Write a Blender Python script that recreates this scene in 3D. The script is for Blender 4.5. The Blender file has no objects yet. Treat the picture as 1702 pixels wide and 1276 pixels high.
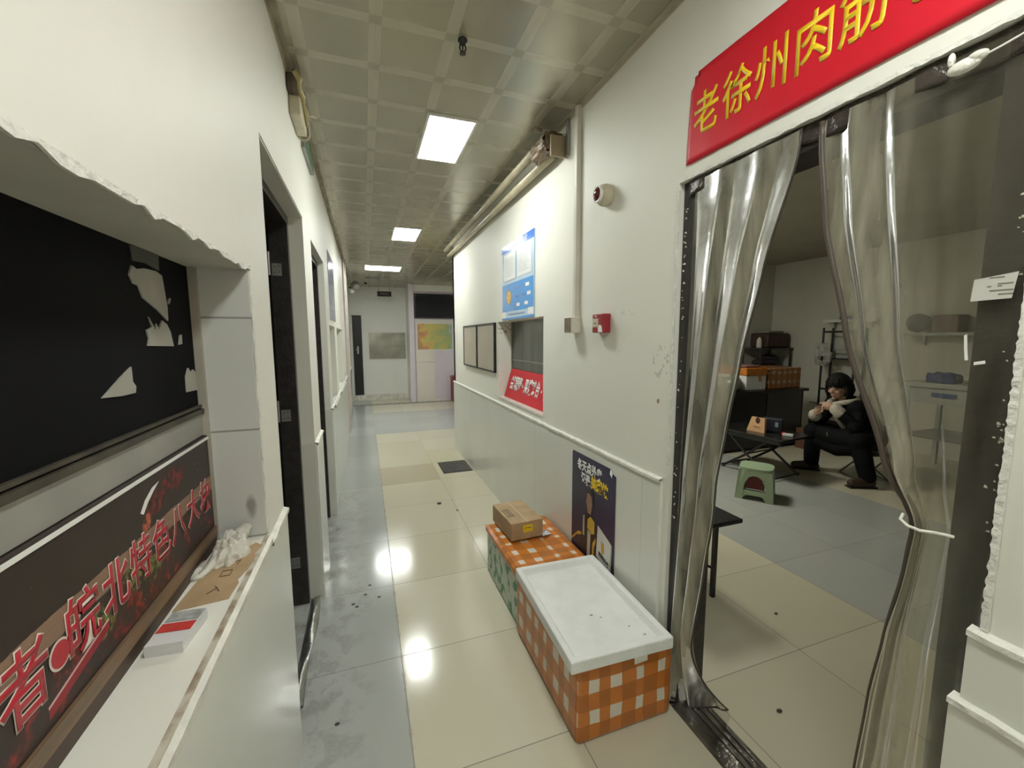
import bpy, bmesh, math, random
from mathutils import Vector, Matrix, noise as mnoise
random.seed(7)
PI = math.pi
SC = bpy.context.scene
COL = SC.collection

# ------------------------------------------------------------------ camera, world, exposure
cam_d = bpy.data.cameras.new('camera')
cam_d.sensor_width = 36.0
cam_d.lens = 689.4 / 1702.0 * 36.0
cam_d.clip_start = 0.02
cam = bpy.data.objects.new('camera', cam_d)
COL.objects.link(cam)
YAW, PITCH, ROLL = 0.33925, 0.11116, -0.00326
_r0 = Vector((math.cos(YAW), -math.sin(YAW), 0))
_f0 = Vector((math.sin(YAW), math.cos(YAW), 0))
_u0 = Vector((0, 0, 1))
_f = _f0 * math.cos(PITCH) - _u0 * math.sin(PITCH)
_u = _u0 * math.cos(PITCH) + _f0 * math.sin(PITCH)
_r = _r0 * math.cos(ROLL) + _u * math.sin(ROLL)
_u2 = _u * math.cos(ROLL) - _r0 * math.sin(ROLL)
_m = Matrix((_r, _u2, -_f)).transposed().to_4x4()
_m.translation = Vector((0, 0, 1.49))
cam.matrix_world = _m
SC.camera = cam

world = bpy.data.worlds.new('world')
SC.world = world
world.use_nodes = True
world.node_tree.nodes['Background'].inputs[0].default_value = (0.6, 0.65, 0.7, 1)
world.node_tree.nodes['Background'].inputs[1].default_value = 0.02

SC.view_settings.view_transform = 'Standard'
SC.view_settings.look = 'None'
SC.view_settings.gamma = 1.0
SC.view_settings.use_curve_mapping = False
SC.view_settings.exposure = 0.97
SC.cycles.use_denoising = True
SC.cycles.max_bounces = 10
SC.cycles.diffuse_bounces = 5
SC.cycles.glossy_bounces = 4
SC.cycles.transparent_max_bounces = 24
SC.cycles.sample_clamp_indirect = 6.0

LAMP = 20.0          # corridor ceiling panels
LAMP_ROOM = 24.0      # panel inside the side room

# ------------------------------------------------------------------ helpers
class MB:
    """collects shapes in world coordinates and links them as one mesh object"""
    def __init__(self):
        self.bm = bmesh.new()

    def box(self, a, b, rot=0.0, piv=None, bevel=0.0):
        a = Vector(a); b = Vector(b)
        c = (a + b) / 2; s = b - a
        M = Matrix.Translation(c) @ Matrix.Diagonal((abs(s.x), abs(s.y), abs(s.z), 1))
        if rot:
            p = Vector(piv) if piv is not None else c
            M = Matrix.Translation(p) @ Matrix.Rotation(rot, 4, 'Z') @ Matrix.Translation(-p) @ M
        r = bmesh.ops.create_cube(self.bm, size=1.0, matrix=M)
        if bevel > 0:
            es = list({e for v in r['verts'] for e in v.link_edges})
            bmesh.ops.bevel(self.bm, geom=es, offset=bevel, segments=2, affect='EDGES', profile=0.5)
        return self

    def obox(self, c, s, M3, bevel=0.0):
        """box with centre, size and a 3x3 rotation"""
        M = Matrix.Translation(Vector(c)) @ M3.to_4x4() @ Matrix.Diagonal((s[0], s[1], s[2], 1))
        r = bmesh.ops.create_cube(self.bm, size=1.0, matrix=M)
        if bevel > 0:
            es = list({e for v in r['verts'] for e in v.link_edges})
            bmesh.ops.bevel(self.bm, geom=es, offset=bevel, segments=2, affect='EDGES', profile=0.5)
        return self

    def tube(self, pts, r, seg=10, closed=False):
        pts = [Vector(p) for p in pts]
        n = len(pts)
        rr = r if isinstance(r, (list, tuple)) else [r] * n
        rings = []
        prev = None
        for i, p in enumerate(pts):
            if closed:
                t = pts[(i + 1) % n] - pts[i - 1]
            elif i == 0:
                t = pts[1] - pts[0]
            elif i == n - 1:
                t = pts[-1] - pts[-2]
            else:
                t = (pts[i + 1] - p).normalized() + (p - pts[i - 1]).normalized()
            t.normalize()
            if prev is None:
                up = Vector((0, 0, 1)) if abs(t.z) < 0.9 else Vector((1, 0, 0))
                n1 = t.cross(up).normalized()
            else:
                n1 = (prev - t * prev.dot(t))
                n1 = n1.normalized() if n1.length > 1e-6 else t.orthogonal().normalized()
            prev = n1
            n2 = t.cross(n1)
            rings.append([self.bm.verts.new(p + (n1 * math.cos(2 * PI * k / seg) + n2 * math.sin(2 * PI * k / seg)) * rr[i]) for k in range(seg)])
        for i in range(n if closed else n - 1):
            A = rings[i]; B = rings[(i + 1) % n]
            for k in range(seg):
                self.bm.faces.new((A[k], A[(k + 1) % seg], B[(k + 1) % seg], B[k]))
        if not closed:
            self.bm.faces.new(list(reversed(rings[0])))
            self.bm.faces.new(rings[-1])
        return self

    def sphere(self, c, r, seg=16, rings=10, M3=None):
        r = r if isinstance(r, (list, tuple)) else (r, r, r)
        M = Matrix.Translation(Vector(c))
        if M3 is not None:
            M = M @ M3.to_4x4()
        M = M @ Matrix.Diagonal((r[0], r[1], r[2], 1))
        bmesh.ops.create_uvsphere(self.bm, u_segments=seg, v_segments=rings, radius=1.0, matrix=M)
        return self

    def lathe(self, prof, c, seg=24, M3=None):
        """prof: (radius, height) list, spun about local z through c"""
        c = Vector(c); M3 = M3 or Matrix.Identity(3)
        rings = []
        for (r, h) in prof:
            if r < 1e-5:
                rings.append([self.bm.verts.new(c + M3 @ Vector((0, 0, h)))])
            else:
                rings.append([self.bm.verts.new(c + M3 @ Vector((r * math.cos(2 * PI * k / seg), r * math.sin(2 * PI * k / seg), h))) for k in range(seg)])
        for A, B in zip(rings, rings[1:]):
            for k in range(seg):
                q = []
                q.append(A[k % len(A)])
                if len(A) > 1: q.append(A[(k + 1) % seg])
                if len(B) > 1: q.append(B[(k + 1) % seg])
                q.append(B[k % len(B)])
                if len(set(q)) >= 3:
                    try: self.bm.faces.new(q)
                    except ValueError: pass
        return self

    def poly(self, pts, off):
        """flat polygon (3d points) thickened along off"""
        off = Vector(off)
        a = [self.bm.verts.new(Vector(p)) for p in pts]
        b = [self.bm.verts.new(Vector(p) + off) for p in pts]
        n = len(a)
        self.bm.faces.new(a); self.bm.faces.new(list(reversed(b)))
        for i in range(n):
            self.bm.faces.new((a[i], b[i], b[(i + 1) % n], a[(i + 1) % n]))
        return self

    def grid(self, fn, nu, nv):
        V = [[self.bm.verts.new(Vector(fn(i / nu, j / nv))) for i in range(nu + 1)] for j in range(nv + 1)]
        for j in range(nv):
            for i in range(nu):
                self.bm.faces.new((V[j][i], V[j][i + 1], V[j + 1][i + 1], V[j + 1][i]))
        return self

    def build(self, name, mat, parent=None, smooth=False, solid=0.0, remesh=0.0, smo=0):
        bm = self.bm
        bmesh.ops.recalc_face_normals(bm, faces=bm.faces)
        if parent is not None:
            org = WL[parent.name]
        else:
            xs = [v.co for v in bm.verts]
            mn = Vector((min(v.x for v in xs), min(v.y for v in xs), min(v.z for v in xs)))
            mx = Vector((max(v.x for v in xs), max(v.y for v in xs), max(v.z for v in xs)))
            org = Vector(((mn.x + mx.x) / 2, (mn.y + mx.y) / 2, mn.z))
        for v in bm.verts:
            v.co -= org
        me = bpy.data.meshes.new(name)
        bm.to_mesh(me); bm.free()
        o = bpy.data.objects.new(name, me)
        COL.objects.link(o)
        if remesh > 0:
            md = o.modifiers.new('fuse', 'REMESH'); md.mode = 'VOXEL'; md.voxel_size = remesh
            if smo:
                ms = o.modifiers.new('soften', 'SMOOTH'); ms.factor = 0.5; ms.iterations = smo
            dg = bpy.context.evaluated_depsgraph_get(); dg.update()
            me2 = bpy.data.meshes.new_from_object(o.evaluated_get(dg))
            o.modifiers.clear(); o.data = me2; me = me2; me.name = name
        me.materials.clear()
        me.materials.append(mat)
        if smooth:
            for p in me.polygons: p.use_smooth = True
        if solid > 0:
            md = o.modifiers.new('thickness', 'SOLIDIFY'); md.thickness = solid; md.offset = 0
        if parent is not None:
            o.parent = parent
            WL[o.name] = org.copy()
        else:
            o.location = org
            WL[o.name] = org.copy()
        return o

WL = {}

def thing(name, label, cat, loc, group=None):
    o = bpy.data.objects.new(name, None)
    o.empty_display_size = 0.05
    COL.objects.link(o)
    o.location = loc
    WL[o.name] = Vector(loc)
    o['label'] = label; o['category'] = cat
    if group: o['group'] = group
    return o

def tag(o, label, cat, group=None, kind=None):
    o['label'] = label; o['category'] = cat
    if group: o['group'] = group
    if kind: o['kind'] = kind
    return o

def struct(o, label=None):
    o['kind'] = 'structure'
    if label: o['label'] = label; 
    return o

def copy_tree(o, parent=None):
    c = o.copy(); COL.objects.link(c)
    if parent is not None: c.parent = parent
    for ch in list(o.children):
        copy_tree(ch, c)
    return c

def text_obj(name, body, mat, parent, org, right, up, h, w=1.0, bold=0.0, depth=0.001, spacing=1.0):
    """lettering; org is the middle of the line, h the height of a character, w the width stretch"""
    cu = bpy.data.curves.new(name, 'FONT')
    cu.body = body; cu.size = 1.0; cu.extrude = 0.0; cu.offset = bold
    cu.align_x = 'CENTER'; cu.align_y = 'CENTER'
    cu.space_character = spacing
    cu.resolution_u = 3
    t = bpy.data.objects.new(name, cu); COL.objects.link(t)
    dg = bpy.context.evaluated_depsgraph_get(); dg.update()
    me = bpy.data.meshes.new_from_object(t.evaluated_get(dg))
    bpy.data.objects.remove(t); bpy.data.curves.remove(cu)
    right = Vector(right).normalized(); up = Vector(up).normalized(); nrm = right.cross(up)
    bm = bmesh.new(); bm.from_mesh(me); bpy.data.meshes.remove(me)
    ext = bmesh.ops.extrude_face_region(bm, geom=list(bm.faces))
    for v in [g for g in ext['geom'] if isinstance(g, bmesh.types.BMVert)]:
        v.co.z += depth
    org = Vector(org)
    for v in bm.verts:
        v.co = org + right * (v.co.x * h * w) + up * (v.co.y * h) + nrm * v.co.z
    b = MB(); b.bm.free(); b.bm = bm
    return b.build(name, mat, parent)

# ------------------------------------------------------------------ materials
MATS = {}
def nd(nt, t, **kw):
    n = nt.nodes.new(t)
    for k, v in kw.items(): setattr(n, k, v)
    return n

def mat(name, col, rough=0.5, metal=0.0, var=0.0, vscale=4.0, bump=0.0, bscale=40.0, spec=0.5, col2=None, coat=0.0, lo=0.35, hi=0.65, stretch=None):
    """principled surface with procedural mottling and bump"""
    if name in MATS: return MATS[name]
    m = bpy.data.materials.new(name); m.use_nodes = True
    nt = m.node_tree; p = nt.nodes['Principled BSDF']
    p.inputs['Base Color'].default_value = (*col, 1)
    p.inputs['Roughness'].default_value = rough
    p.inputs['Metallic'].default_value = metal
    p.inputs['Specular IOR Level'].default_value = spec
    if coat: p.inputs['Coat Weight'].default_value = coat; p.inputs['Coat Roughness'].default_value = 0.1
    tc = nd(nt, 'ShaderNodeTexCoord')
    src = tc.outputs['Object']
    if stretch:
        mp = nd(nt, 'ShaderNodeMapping'); mp.inputs['Scale'].default_value = stretch
        nt.links.new(src, mp.inputs['Vector']); src = mp.outputs['Vector']
    if var or col2:
        n = nd(nt, 'ShaderNodeTexNoise'); n.inputs['Scale'].default_value = vscale; n.inputs['Detail'].default_value = 5
        r = nd(nt, 'ShaderNodeValToRGB')
        r.color_ramp.elements[0].position = lo; r.color_ramp.elements[1].position = hi
        c2 = col2 if col2 else tuple(c * (1 - var) for c in col)
        r.color_ramp.elements[0].color = (*c2, 1); r.color_ramp.elements[1].color = (*col, 1)
        nt.links.new(src, n.inputs['Vector']); nt.links.new(n.outputs['Fac'], r.inputs['Fac'])
        nt.links.new(r.outputs['Color'], p.inputs['Base Color'])
    if bump:
        n2 = nd(nt, 'ShaderNodeTexNoise'); n2.inputs['Scale'].default_value = bscale; n2.inputs['Detail'].default_value = 6
        b = nd(nt, 'ShaderNodeBump'); b.inputs['Strength'].default_value = bump; b.inputs['Distance'].default_value = 0.01
        nt.links.new(src, n2.inputs['Vector']); nt.links.new(n2.outputs['Fac'], b.inputs['Height'])
        nt.links.new(b.outputs['Normal'], p.inputs['Normal'])
    MATS[name] = m
    return m

def emit(name, col, s):
    m = bpy.data.materials.new(name); m.use_nodes = True
    nt = m.node_tree; p = nt.nodes['Principled BSDF']
    p.inputs['Base Color'].default_value = (*[min(1, c) for c in col], 1)
    p.inputs['Emission Color'].default_value = (*col, 1)
    p.inputs['Emission Strength'].default_value = s
    MATS[name] = m
    return m

def math_n(nt, op, a, b=None, c=None):
    n = nd(nt, 'ShaderNodeMath', operation=op)
    for i, v in enumerate((a, b, c)):
        if v is None: continue
        if isinstance(v, (int, float)): n.inputs[i].default_value = v
        else: nt.links.new(v, n.inputs[i])
    return n.outputs[0]

def mixc(nt, fac, a, b):
    n = nd(nt, 'ShaderNodeMix', data_type='RGBA')
    if isinstance(fac, (int, float)): n.inputs[0].default_value = fac
    else: nt.links.new(fac, n.inputs[0])
    for i, v in ((6, a), (7, b)):
        if isinstance(v, tuple): n.inputs[i].default_value = (*v, 1)
        else: nt.links.new(v, n.inputs[i])
    return n.outputs[2]

def world_xyz(nt):
    g = nd(nt, 'ShaderNodeNewGeometry'); s = nd(nt, 'ShaderNodeSeparateXYZ')
    nt.links.new(g.outputs['Position'], s.inputs[0])
    return s.outputs[0], s.outputs[1], s.outputs[2], g.outputs['Position']

def line_mask(nt, v, org, pitch, w):
    """1 within w of a grid line"""
    t = math_n(nt, 'SUBTRACT', v, org)
    t = math_n(nt, 'DIVIDE', t, pitch)
    t = math_n(nt, 'FRACT', t)
    t = math_n(nt, 'SUBTRACT', t, 0.5)
    t = math_n(nt, 'ABSOLUTE', t)
    return math_n(nt, 'GREATER_THAN', t, 0.5 - w / pitch / 2)

def between(nt, v, a, b):
    return math_n(nt, 'MULTIPLY', math_n(nt, 'GREATER_THAN', v, a), math_n(nt, 'LESS_THAN', v, b))

def floor_material():
    m = bpy.data.materials.new('polished_floor_tiles'); m.use_nodes = True
    nt = m.node_tree; p = nt.nodes['Principled BSDF']
    x, y, z, pos = world_xyz(nt)
    ix = math_n(nt, 'FLOOR', math_n(nt, 'DIVIDE', math_n(nt, 'SUBTRACT', x, 0.105), 0.6))
    iy = math_n(nt, 'FLOOR', math_n(nt, 'DIVIDE', math_n(nt, 'SUBTRACT', y, 1.873), 0.6))
    cb = nd(nt, 'ShaderNodeCombineXYZ'); nt.links.new(ix, cb.inputs[0]); nt.links.new(iy, cb.inputs[1])
    wn = nd(nt, 'ShaderNodeTexWhiteNoise', noise_dimensions='2D'); nt.links.new(cb.outputs[0], wn.inputs['Vector'])
    cream = mixc(nt, wn.outputs['Value'], (0.60, 0.565, 0.43), (0.67, 0.635, 0.50))
    grey = mixc(nt, wn.outputs['Value'], (0.41, 0.43, 0.41), (0.46, 0.475, 0.46))
    g1 = math_n(nt, 'LESS_THAN', x, 0.105)
    g2 = math_n(nt, 'MULTIPLY', between(nt, y, 6.673, 8.62), math_n(nt, 'LESS_THAN', x, 2.5))
    g3 = math_n(nt, 'MULTIPLY', between(nt, x, 2.505, 4.305), math_n(nt, 'LESS_THAN', y, 5.4))
    g = math_n(nt, 'MINIMUM', math_n(nt, 'ADD', math_n(nt, 'ADD', g1, g2), g3), 1.0)
    c = mixc(nt, g, cream, grey)
    # one odd darker tile
    od = math_n(nt, 'MULTIPLY', between(nt, x, 0.105, 0.705), between(nt, y, 4.273, 4.873))
    c = mixc(nt, od, c, (0.52, 0.465, 0.345))
    n = nd(nt, 'ShaderNodeTexNoise'); n.inputs['Scale'].default_value = 2.5; n.inputs['Detail'].default_value = 6
    nt.links.new(pos, n.inputs['Vector'])
    c = mixc(nt, math_n(nt, 'MULTIPLY', n.outputs['Fac'], 0.16), c, (0.36, 0.34, 0.26))
    # trodden dirt and drips on the grey strip by the doorways
    n2 = nd(nt, 'ShaderNodeTexNoise'); n2.inputs['Scale'].default_value = 9; n2.inputs['Detail'].default_value = 8; n2.inputs['Roughness'].default_value = 0.65
    nt.links.new(pos, n2.inputs['Vector'])
    near = nd(nt, 'ShaderNodeMapRange'); nt.links.new(x, near.inputs[0])
    near.inputs[1].default_value = -0.29; near.inputs[2].default_value = 0.02; near.inputs[3].default_value = 1; near.inputs[4].default_value = 0
    rr = nd(nt, 'ShaderNodeValToRGB'); rr.color_ramp.elements[0].position = 0.48; rr.color_ramp.elements[1].position = 0.68
    nt.links.new(n2.outputs['Fac'], rr.inputs['Fac'])
    dirt = math_n(nt, 'MULTIPLY', math_n(nt, 'MULTIPLY', near.outputs[0], rr.outputs['Color']), between(nt, x, -0.45, 0.1))
    dirt = math_n(nt, 'MULTIPLY', dirt, between(nt, y, 1.2, 4.2))
    c = mixc(nt, math_n(nt, 'MULTIPLY', dirt, 0.85), c, (0.13, 0.12, 0.10))
    # grout
    gm = math_n(nt, 'MAXIMUM', line_mask(nt, x, 0.105, 0.6, 0.004), line_mask(nt, y, 1.873, 0.6, 0.004))
    c = mixc(nt, math_n(nt, 'MULTIPLY', gm, 0.8), c, (0.16, 0.14, 0.11))
    wide = between(nt, x, 0.098, 0.113)
    c = mixc(nt, math_n(nt, 'MULTIPLY', math_n(nt, 'MULTIPLY', wide, rr.outputs['Color']), 0.8), c, (0.30, 0.24, 0.19))
    nt.links.new(c, p.inputs['Base Color'])
    ro = nd(nt, 'ShaderNodeMapRange'); nt.links.new(n.outputs['Fac'], ro.inputs[0])
    ro.inputs[1].default_value = 0.3; ro.inputs[2].default_value = 0.7; ro.inputs[3].default_value = 0.09; ro.inputs[4].default_value = 0.17
    nt.links.new(math_n(nt, 'ADD', ro.outputs[0], math_n(nt, 'MULTIPLY', math_n(nt, 'ADD', gm, dirt), 0.4)), p.inputs['Roughness'])
    p.inputs['Specular IOR Level'].default_value = 0.55
    return m

def ceiling_material():
    m = bpy.data.materials.new('clip_in_ceiling_tiles'); m.use_nodes = True
    nt = m.node_tree; p = nt.nodes['Principled BSDF']
    x, y, z, pos = world_xyz(nt)
    ax = line_mask(nt, x, 0.380, 0.2925, 0.048)
    ay = line_mask(nt, y, 1.512, 0.2925, 0.048)
    strip = math_n(nt, 'MAXIMUM', ax, ay)
    cross = math_n(nt, 'MULTIPLY', ax, ay)
    jx = line_mask(nt, x, 0.380, 0.2925, 0.003)
    jy = line_mask(nt, y, 1.512, 0.2925, 0.003)
    j = math_n(nt, 'MAXIMUM', jx, jy)
    n = nd(nt, 'ShaderNodeTexNoise'); n.inputs['Scale'].default_value = 3; n.inputs['Detail'].default_value = 5
    nt.links.new(pos, n.inputs['Vector'])
    base = mixc(nt, n.outputs['Fac'], (0.36, 0.34, 0.25), (0.41, 0.385, 0.29))
    c = mixc(nt, strip, base, (0.465, 0.44, 0.34))
    c = mixc(nt, cross, c, (0.36, 0.34, 0.25))
    c = mixc(nt, math_n(nt, 'MULTIPLY', j, 0.25), c, (0.30, 0.28, 0.2))
    nt.links.new(c, p.inputs['Base Color'])
    p.inputs['Metallic'].default_value = 0.45
    nt.links.new(mixc(nt, strip, (0.24, 0.24, 0.24), (0.32, 0.32, 0.32)), p.inputs['Roughness'])
    n3 = nd(nt, 'ShaderNodeTexNoise'); n3.inputs['Scale'].default_value = 5; n3.inputs['Detail'].default_value = 2
    nt.links.new(pos, n3.inputs['Vector'])
    h = math_n(nt, 'ADD', math_n(nt, 'MULTIPLY', n3.outputs['Fac'], 0.8), math_n(nt, 'MULTIPLY', j, -0.15))
    b = nd(nt, 'ShaderNodeBump'); b.inputs['Strength'].default_value = 0.25; b.inputs['Distance'].default_value = 0.01
    nt.links.new(h, b.inputs['Height']); nt.links.new(b.outputs['Normal'], p.inputs['Normal'])
    return m

def tile_material(name, col, grout, axes, rough=0.22, gw=0.004, var=0.06):
    """glazed wall tile; axes = list of (axis, origin, pitch)"""
    m = bpy.data.materials.new(name); m.use_nodes = True
    nt = m.node_tree; p = nt.nodes['Principled BSDF']
    xyz = world_xyz(nt)
    g = None
    for ax, o, pt in axes:
        l = line_mask(nt, xyz[ax], o, pt, gw)
        g = l if g is None else math_n(nt, 'MAXIMUM', g, l)
    n = nd(nt, 'ShaderNodeTexNoise'); n.inputs['Scale'].default_value = 3; n.inputs['Detail'].default_value = 5
    nt.links.new(xyz[3], n.inputs['Vector'])
    c = mixc(nt, n.outputs['Fac'], tuple(v * (1 - var) for v in col), tuple(min(1, v * (1 + var)) for v in col))
    if g is not None:
        c = mixc(nt, math_n(nt, 'MULTIPLY', g, 0.75), c, grout)
    nt.links.new(c, p.inputs['Base Color'])
    p.inputs['Roughness'].default_value = rough
    return m

def pvc_material(name, haze, tint=(0.56, 0.53, 0.41), gloss=0.10, bump=0.35, bscale=14):
    """clear plastic film: see-through, milky with scuffs, with a sharp sheen"""
    m = bpy.data.materials.new(name); m.use_nodes = True
    nt = m.node_tree
    for n in list(nt.nodes): nt.nodes.remove(n)
    out = nd(nt, 'ShaderNodeOutputMaterial')
    x, y, z, pos = world_xyz(nt)
    mp = nd(nt, 'ShaderNodeMapping'); mp.inputs['Scale'].default_value = (3, 9, 1.2)
    nt.links.new(pos, mp.inputs['Vector'])
    n = nd(nt, 'ShaderNodeTexNoise'); n.inputs['Scale'].default_value = 3; n.inputs['Detail'].default_value = 6
    nt.links.new(mp.outputs[0], n.inputs['Vector'])
    hz = nd(nt, 'ShaderNodeMapRange'); nt.links.new(n.outputs['Fac'], hz.inputs[0])
    hz.inputs[1].default_value = 0.3; hz.inputs[2].default_value = 0.7
    hz.inputs[3].default_value = haze * 0.45; hz.inputs[4].default_value = haze * 1.55
    at = nd(nt, 'ShaderNodeAttribute'); at.attribute_name = 'fold'
    hzf = math_n(nt, 'MULTIPLY', hz.outputs[0], at.outputs['Fac'])
    tr = nd(nt, 'ShaderNodeBsdfTransparent'); tr.inputs[0].default_value = (0.90, 0.89, 0.81, 1)
    df = nd(nt, 'ShaderNodeBsdfDiffuse'); df.inputs[0].default_value = (*tint, 1)
    tl = nd(nt, 'ShaderNodeBsdfTranslucent'); tl.inputs[0].default_value = (*tint, 1)
    dm = nd(nt, 'ShaderNodeMixShader'); dm.inputs[0].default_value = 0.45
    nt.links.new(df.outputs[0], dm.inputs[1]); nt.links.new(tl.outputs[0], dm.inputs[2])
    m1 = nd(nt, 'ShaderNodeMixShader')
    nt.links.new(hzf, m1.inputs[0]); nt.links.new(tr.outputs[0], m1.inputs[1]); nt.links.new(dm.outputs[0], m1.inputs[2])
    n2 = nd(nt, 'ShaderNodeTexNoise'); n2.inputs['Scale'].default_value = bscale; n2.inputs['Detail'].default_value = 3
    nt.links.new(pos, n2.inputs['Vector'])
    b = nd(nt, 'ShaderNodeBump'); b.inputs['Strength'].default_value = bump; b.inputs['Distance'].default_value = 0.01
    nt.links.new(n2.outputs['Fac'], b.inputs['Height'])
    gl = nd(nt, 'ShaderNodeBsdfGlossy'); gl.inputs['Roughness'].default_value = gloss
    nt.links.new(b.outputs['Normal'], gl.inputs['Normal'])
    fr = nd(nt, 'ShaderNodeFresnel'); fr.inputs[0].default_value = 1.42
    nt.links.new(b.outputs['Normal'], fr.inputs['Normal'])
    m2 = nd(nt, 'ShaderNodeMixShader')
    nt.links.new(math_n(nt, 'MULTIPLY', fr.outputs[0], 0.75), m2.inputs[0]); nt.links.new(m1.outputs[0], m2.inputs[1]); nt.links.new(gl.outputs[0], m2.inputs[2])
    nt.links.new(m2.outputs[0], out.inputs[0])
    MATS[name] = m
    return m

def glass_material(name, tint=(0.9, 0.93, 0.92)):
    m = bpy.data.materials.new(name); m.use_nodes = True
    nt = m.node_tree
    for n in list(nt.nodes): nt.nodes.remove(n)
    out = nd(nt, 'ShaderNodeOutputMaterial')
    tr = nd(nt, 'ShaderNodeBsdfTransparent'); tr.inputs[0].default_value = (*tint, 1)
    gl = nd(nt, 'ShaderNodeBsdfGlossy'); gl.inputs['Roughness'].default_value = 0.03
    fr = nd(nt, 'ShaderNodeFresnel'); fr.inputs[0].default_value = 1.45
    mx = nd(nt, 'ShaderNodeMixShader')
    nt.links.new(fr.outputs[0], mx.inputs[0]); nt.links.new(tr.outputs[0], mx.inputs[1]); nt.links.new(gl.outputs[0], mx.inputs[2])
    nt.links.new(mx.outputs[0], out.inputs[0])
    return m

def tape_weave(name, base, tape, axes, seed=0, rough=0.3, dutyband=0.66):
    """white foam wrapped in crossing bands of brown-orange tape; axes = ((axis, origin, pitch), (axis, origin, pitch)) for the two band directions, per face normal"""
    m = bpy.data.materials.new(name); m.use_nodes = True
    nt = m.node_tree; p = nt.nodes['Principled BSDF']
    tc = nd(nt, 'ShaderNodeTexCoord'); s = nd(nt, 'ShaderNodeSeparateXYZ')
    n0 = nd(nt, 'ShaderNodeTexNoise'); n0.inputs['Scale'].default_value = 5; n0.inputs['Detail'].default_value = 2
    nt.links.new(tc.outputs['Object'], n0.inputs['Vector'])
    ad = nd(nt, 'ShaderNodeVectorMath', operation='MULTIPLY_ADD')
    nt.links.new(n0.outputs['Color'], ad.inputs[0]); ad.inputs[1].default_value = (0.03, 0.03, 0.03); nt.links.new(tc.outputs['Object'], ad.inputs[2])
    nt.links.new(ad.outputs[0], s.inputs[0])
    masks = []
    for ax, o, pt, duty in axes:
        t = math_n(nt, 'FRACT', math_n(nt, 'DIVIDE', math_n(nt, 'SUBTRACT', s.outputs[ax], o), pt))
        ti = math_n(nt, 'FLOOR', math_n(nt, 'DIVIDE', math_n(nt, 'SUBTRACT', s.outputs[ax], o), pt))
        wn = nd(nt, 'ShaderNodeTexWhiteNoise', noise_dimensions='1D'); nt.links.new(math_n(nt, 'ADD', ti, 3.7 * ax + seed), wn.inputs['W'])
        masks.append(math_n(nt, 'LESS_THAN', t, math_n(nt, 'ADD', duty - 0.14, math_n(nt, 'MULTIPLY', wn.outputs['Value'], 0.28))))
    g = nd(nt, 'ShaderNodeNewGeometry'); sn = nd(nt, 'ShaderNodeSeparateXYZ')
    tcn = nd(nt, 'ShaderNodeTexCoord'); nt.links.new(tcn.outputs['Normal'], sn.inputs[0])
    a = [math_n(nt, 'GREATER_THAN', math_n(nt, 'ABSOLUTE', sn.outputs[i]), 0.7) for i in range(3)]
    # on each face the bands are those running along its two own axes
    tot = None
    for i in range(3):
        u = math_n(nt, 'MULTIPLY', masks[i], math_n(nt, 'SUBTRACT', 1.0, a[i]))
        tot = u if tot is None else math_n(nt, 'ADD', tot, u)
    two = math_n(nt, 'GREATER_THAN', tot, 1.5)
    one = math_n(nt, 'GREATER_THAN', tot, 0.5)
    c = mixc(nt, one, base, tape)
    c = mixc(nt, two, c, tuple(v * 0.72 for v in tape))
    nz = nd(nt, 'ShaderNodeTexNoise'); nz.inputs['Scale'].default_value = 18; nz.inputs['Detail'].default_value = 5
    nt.links.new(tc.outputs['Object'], nz.inputs['Vector'])
    c = mixc(nt, math_n(nt, 'MULTIPLY', nz.outputs['Fac'], 0.25), c, tuple(v * 0.6 for v in tape))
    nt.links.new(c, p.inputs['Base Color'])
    p.inputs['Roughness'].default_value = rough
    b = nd(nt, 'ShaderNodeBump'); b.inputs['Strength'].default_value = 0.25; b.inputs['Distance'].default_value = 0.004
    nt.links.new(math_n(nt, 'ADD', tot, nz.outputs['Fac']), b.inputs['Height']); nt.links.new(b.outputs['Normal'], p.inputs['Normal'])
    return m

M_WALL = mat('wall_paint', (0.81, 0.803, 0.728), 0.55, var=0.05, vscale=1.3, bump=0.22, bscale=9)
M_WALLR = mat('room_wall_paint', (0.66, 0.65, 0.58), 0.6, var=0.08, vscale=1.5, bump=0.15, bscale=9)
M_CAULK = mat('thick_white_plaster', (0.82, 0.81, 0.75), 0.5, var=0.12, vscale=30, bump=0.8, bscale=60)
M_TRIMW = mat('cream_trim', (0.78, 0.76, 0.68), 0.4, var=0.25, vscale=14, bump=0.3, bscale=50)
M_LILAC = mat('lilac_wall_paint', (0.66, 0.60, 0.66), 0.55, var=0.06)
M_DARKFR = mat('dark_brown_frame', (0.035, 0.030, 0.028), 0.32, var=0.4, vscale=20, bump=0.2, bscale=60)
M_BLACK = mat('black_paint', (0.012, 0.012, 0.014), 0.35, var=0.3, vscale=8)
M_BLACKM = mat('matt_black', (0.014, 0.013, 0.013), 0.7, var=0.3, vscale=8)
M_STEEL = mat('brushed_steel', (0.52, 0.51, 0.46), 0.33, metal=0.85, var=0.2, vscale=3, stretch=(1, 1, 0.2), bump=0.1, bscale=20)
M_STEELD = mat('dull_steel', (0.36, 0.36, 0.34), 0.38, metal=0.6, var=0.25, vscale=6, bump=0.15, bscale=30)
M_ALU = mat('grey_aluminium', (0.40, 0.40, 0.365), 0.4, metal=0.35, var=0.15, vscale=6)
M_WHITEP = mat('white_plastic', (0.80, 0.79, 0.75), 0.35, var=0.05)
M_CREAMP = mat('yellowed_plastic', (0.62, 0.57, 0.42), 0.4, var=0.2, vscale=20)
M_RED = mat('banner_red', (0.70, 0.008, 0.026), 0.45, var=0.12, vscale=2.5)
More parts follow.
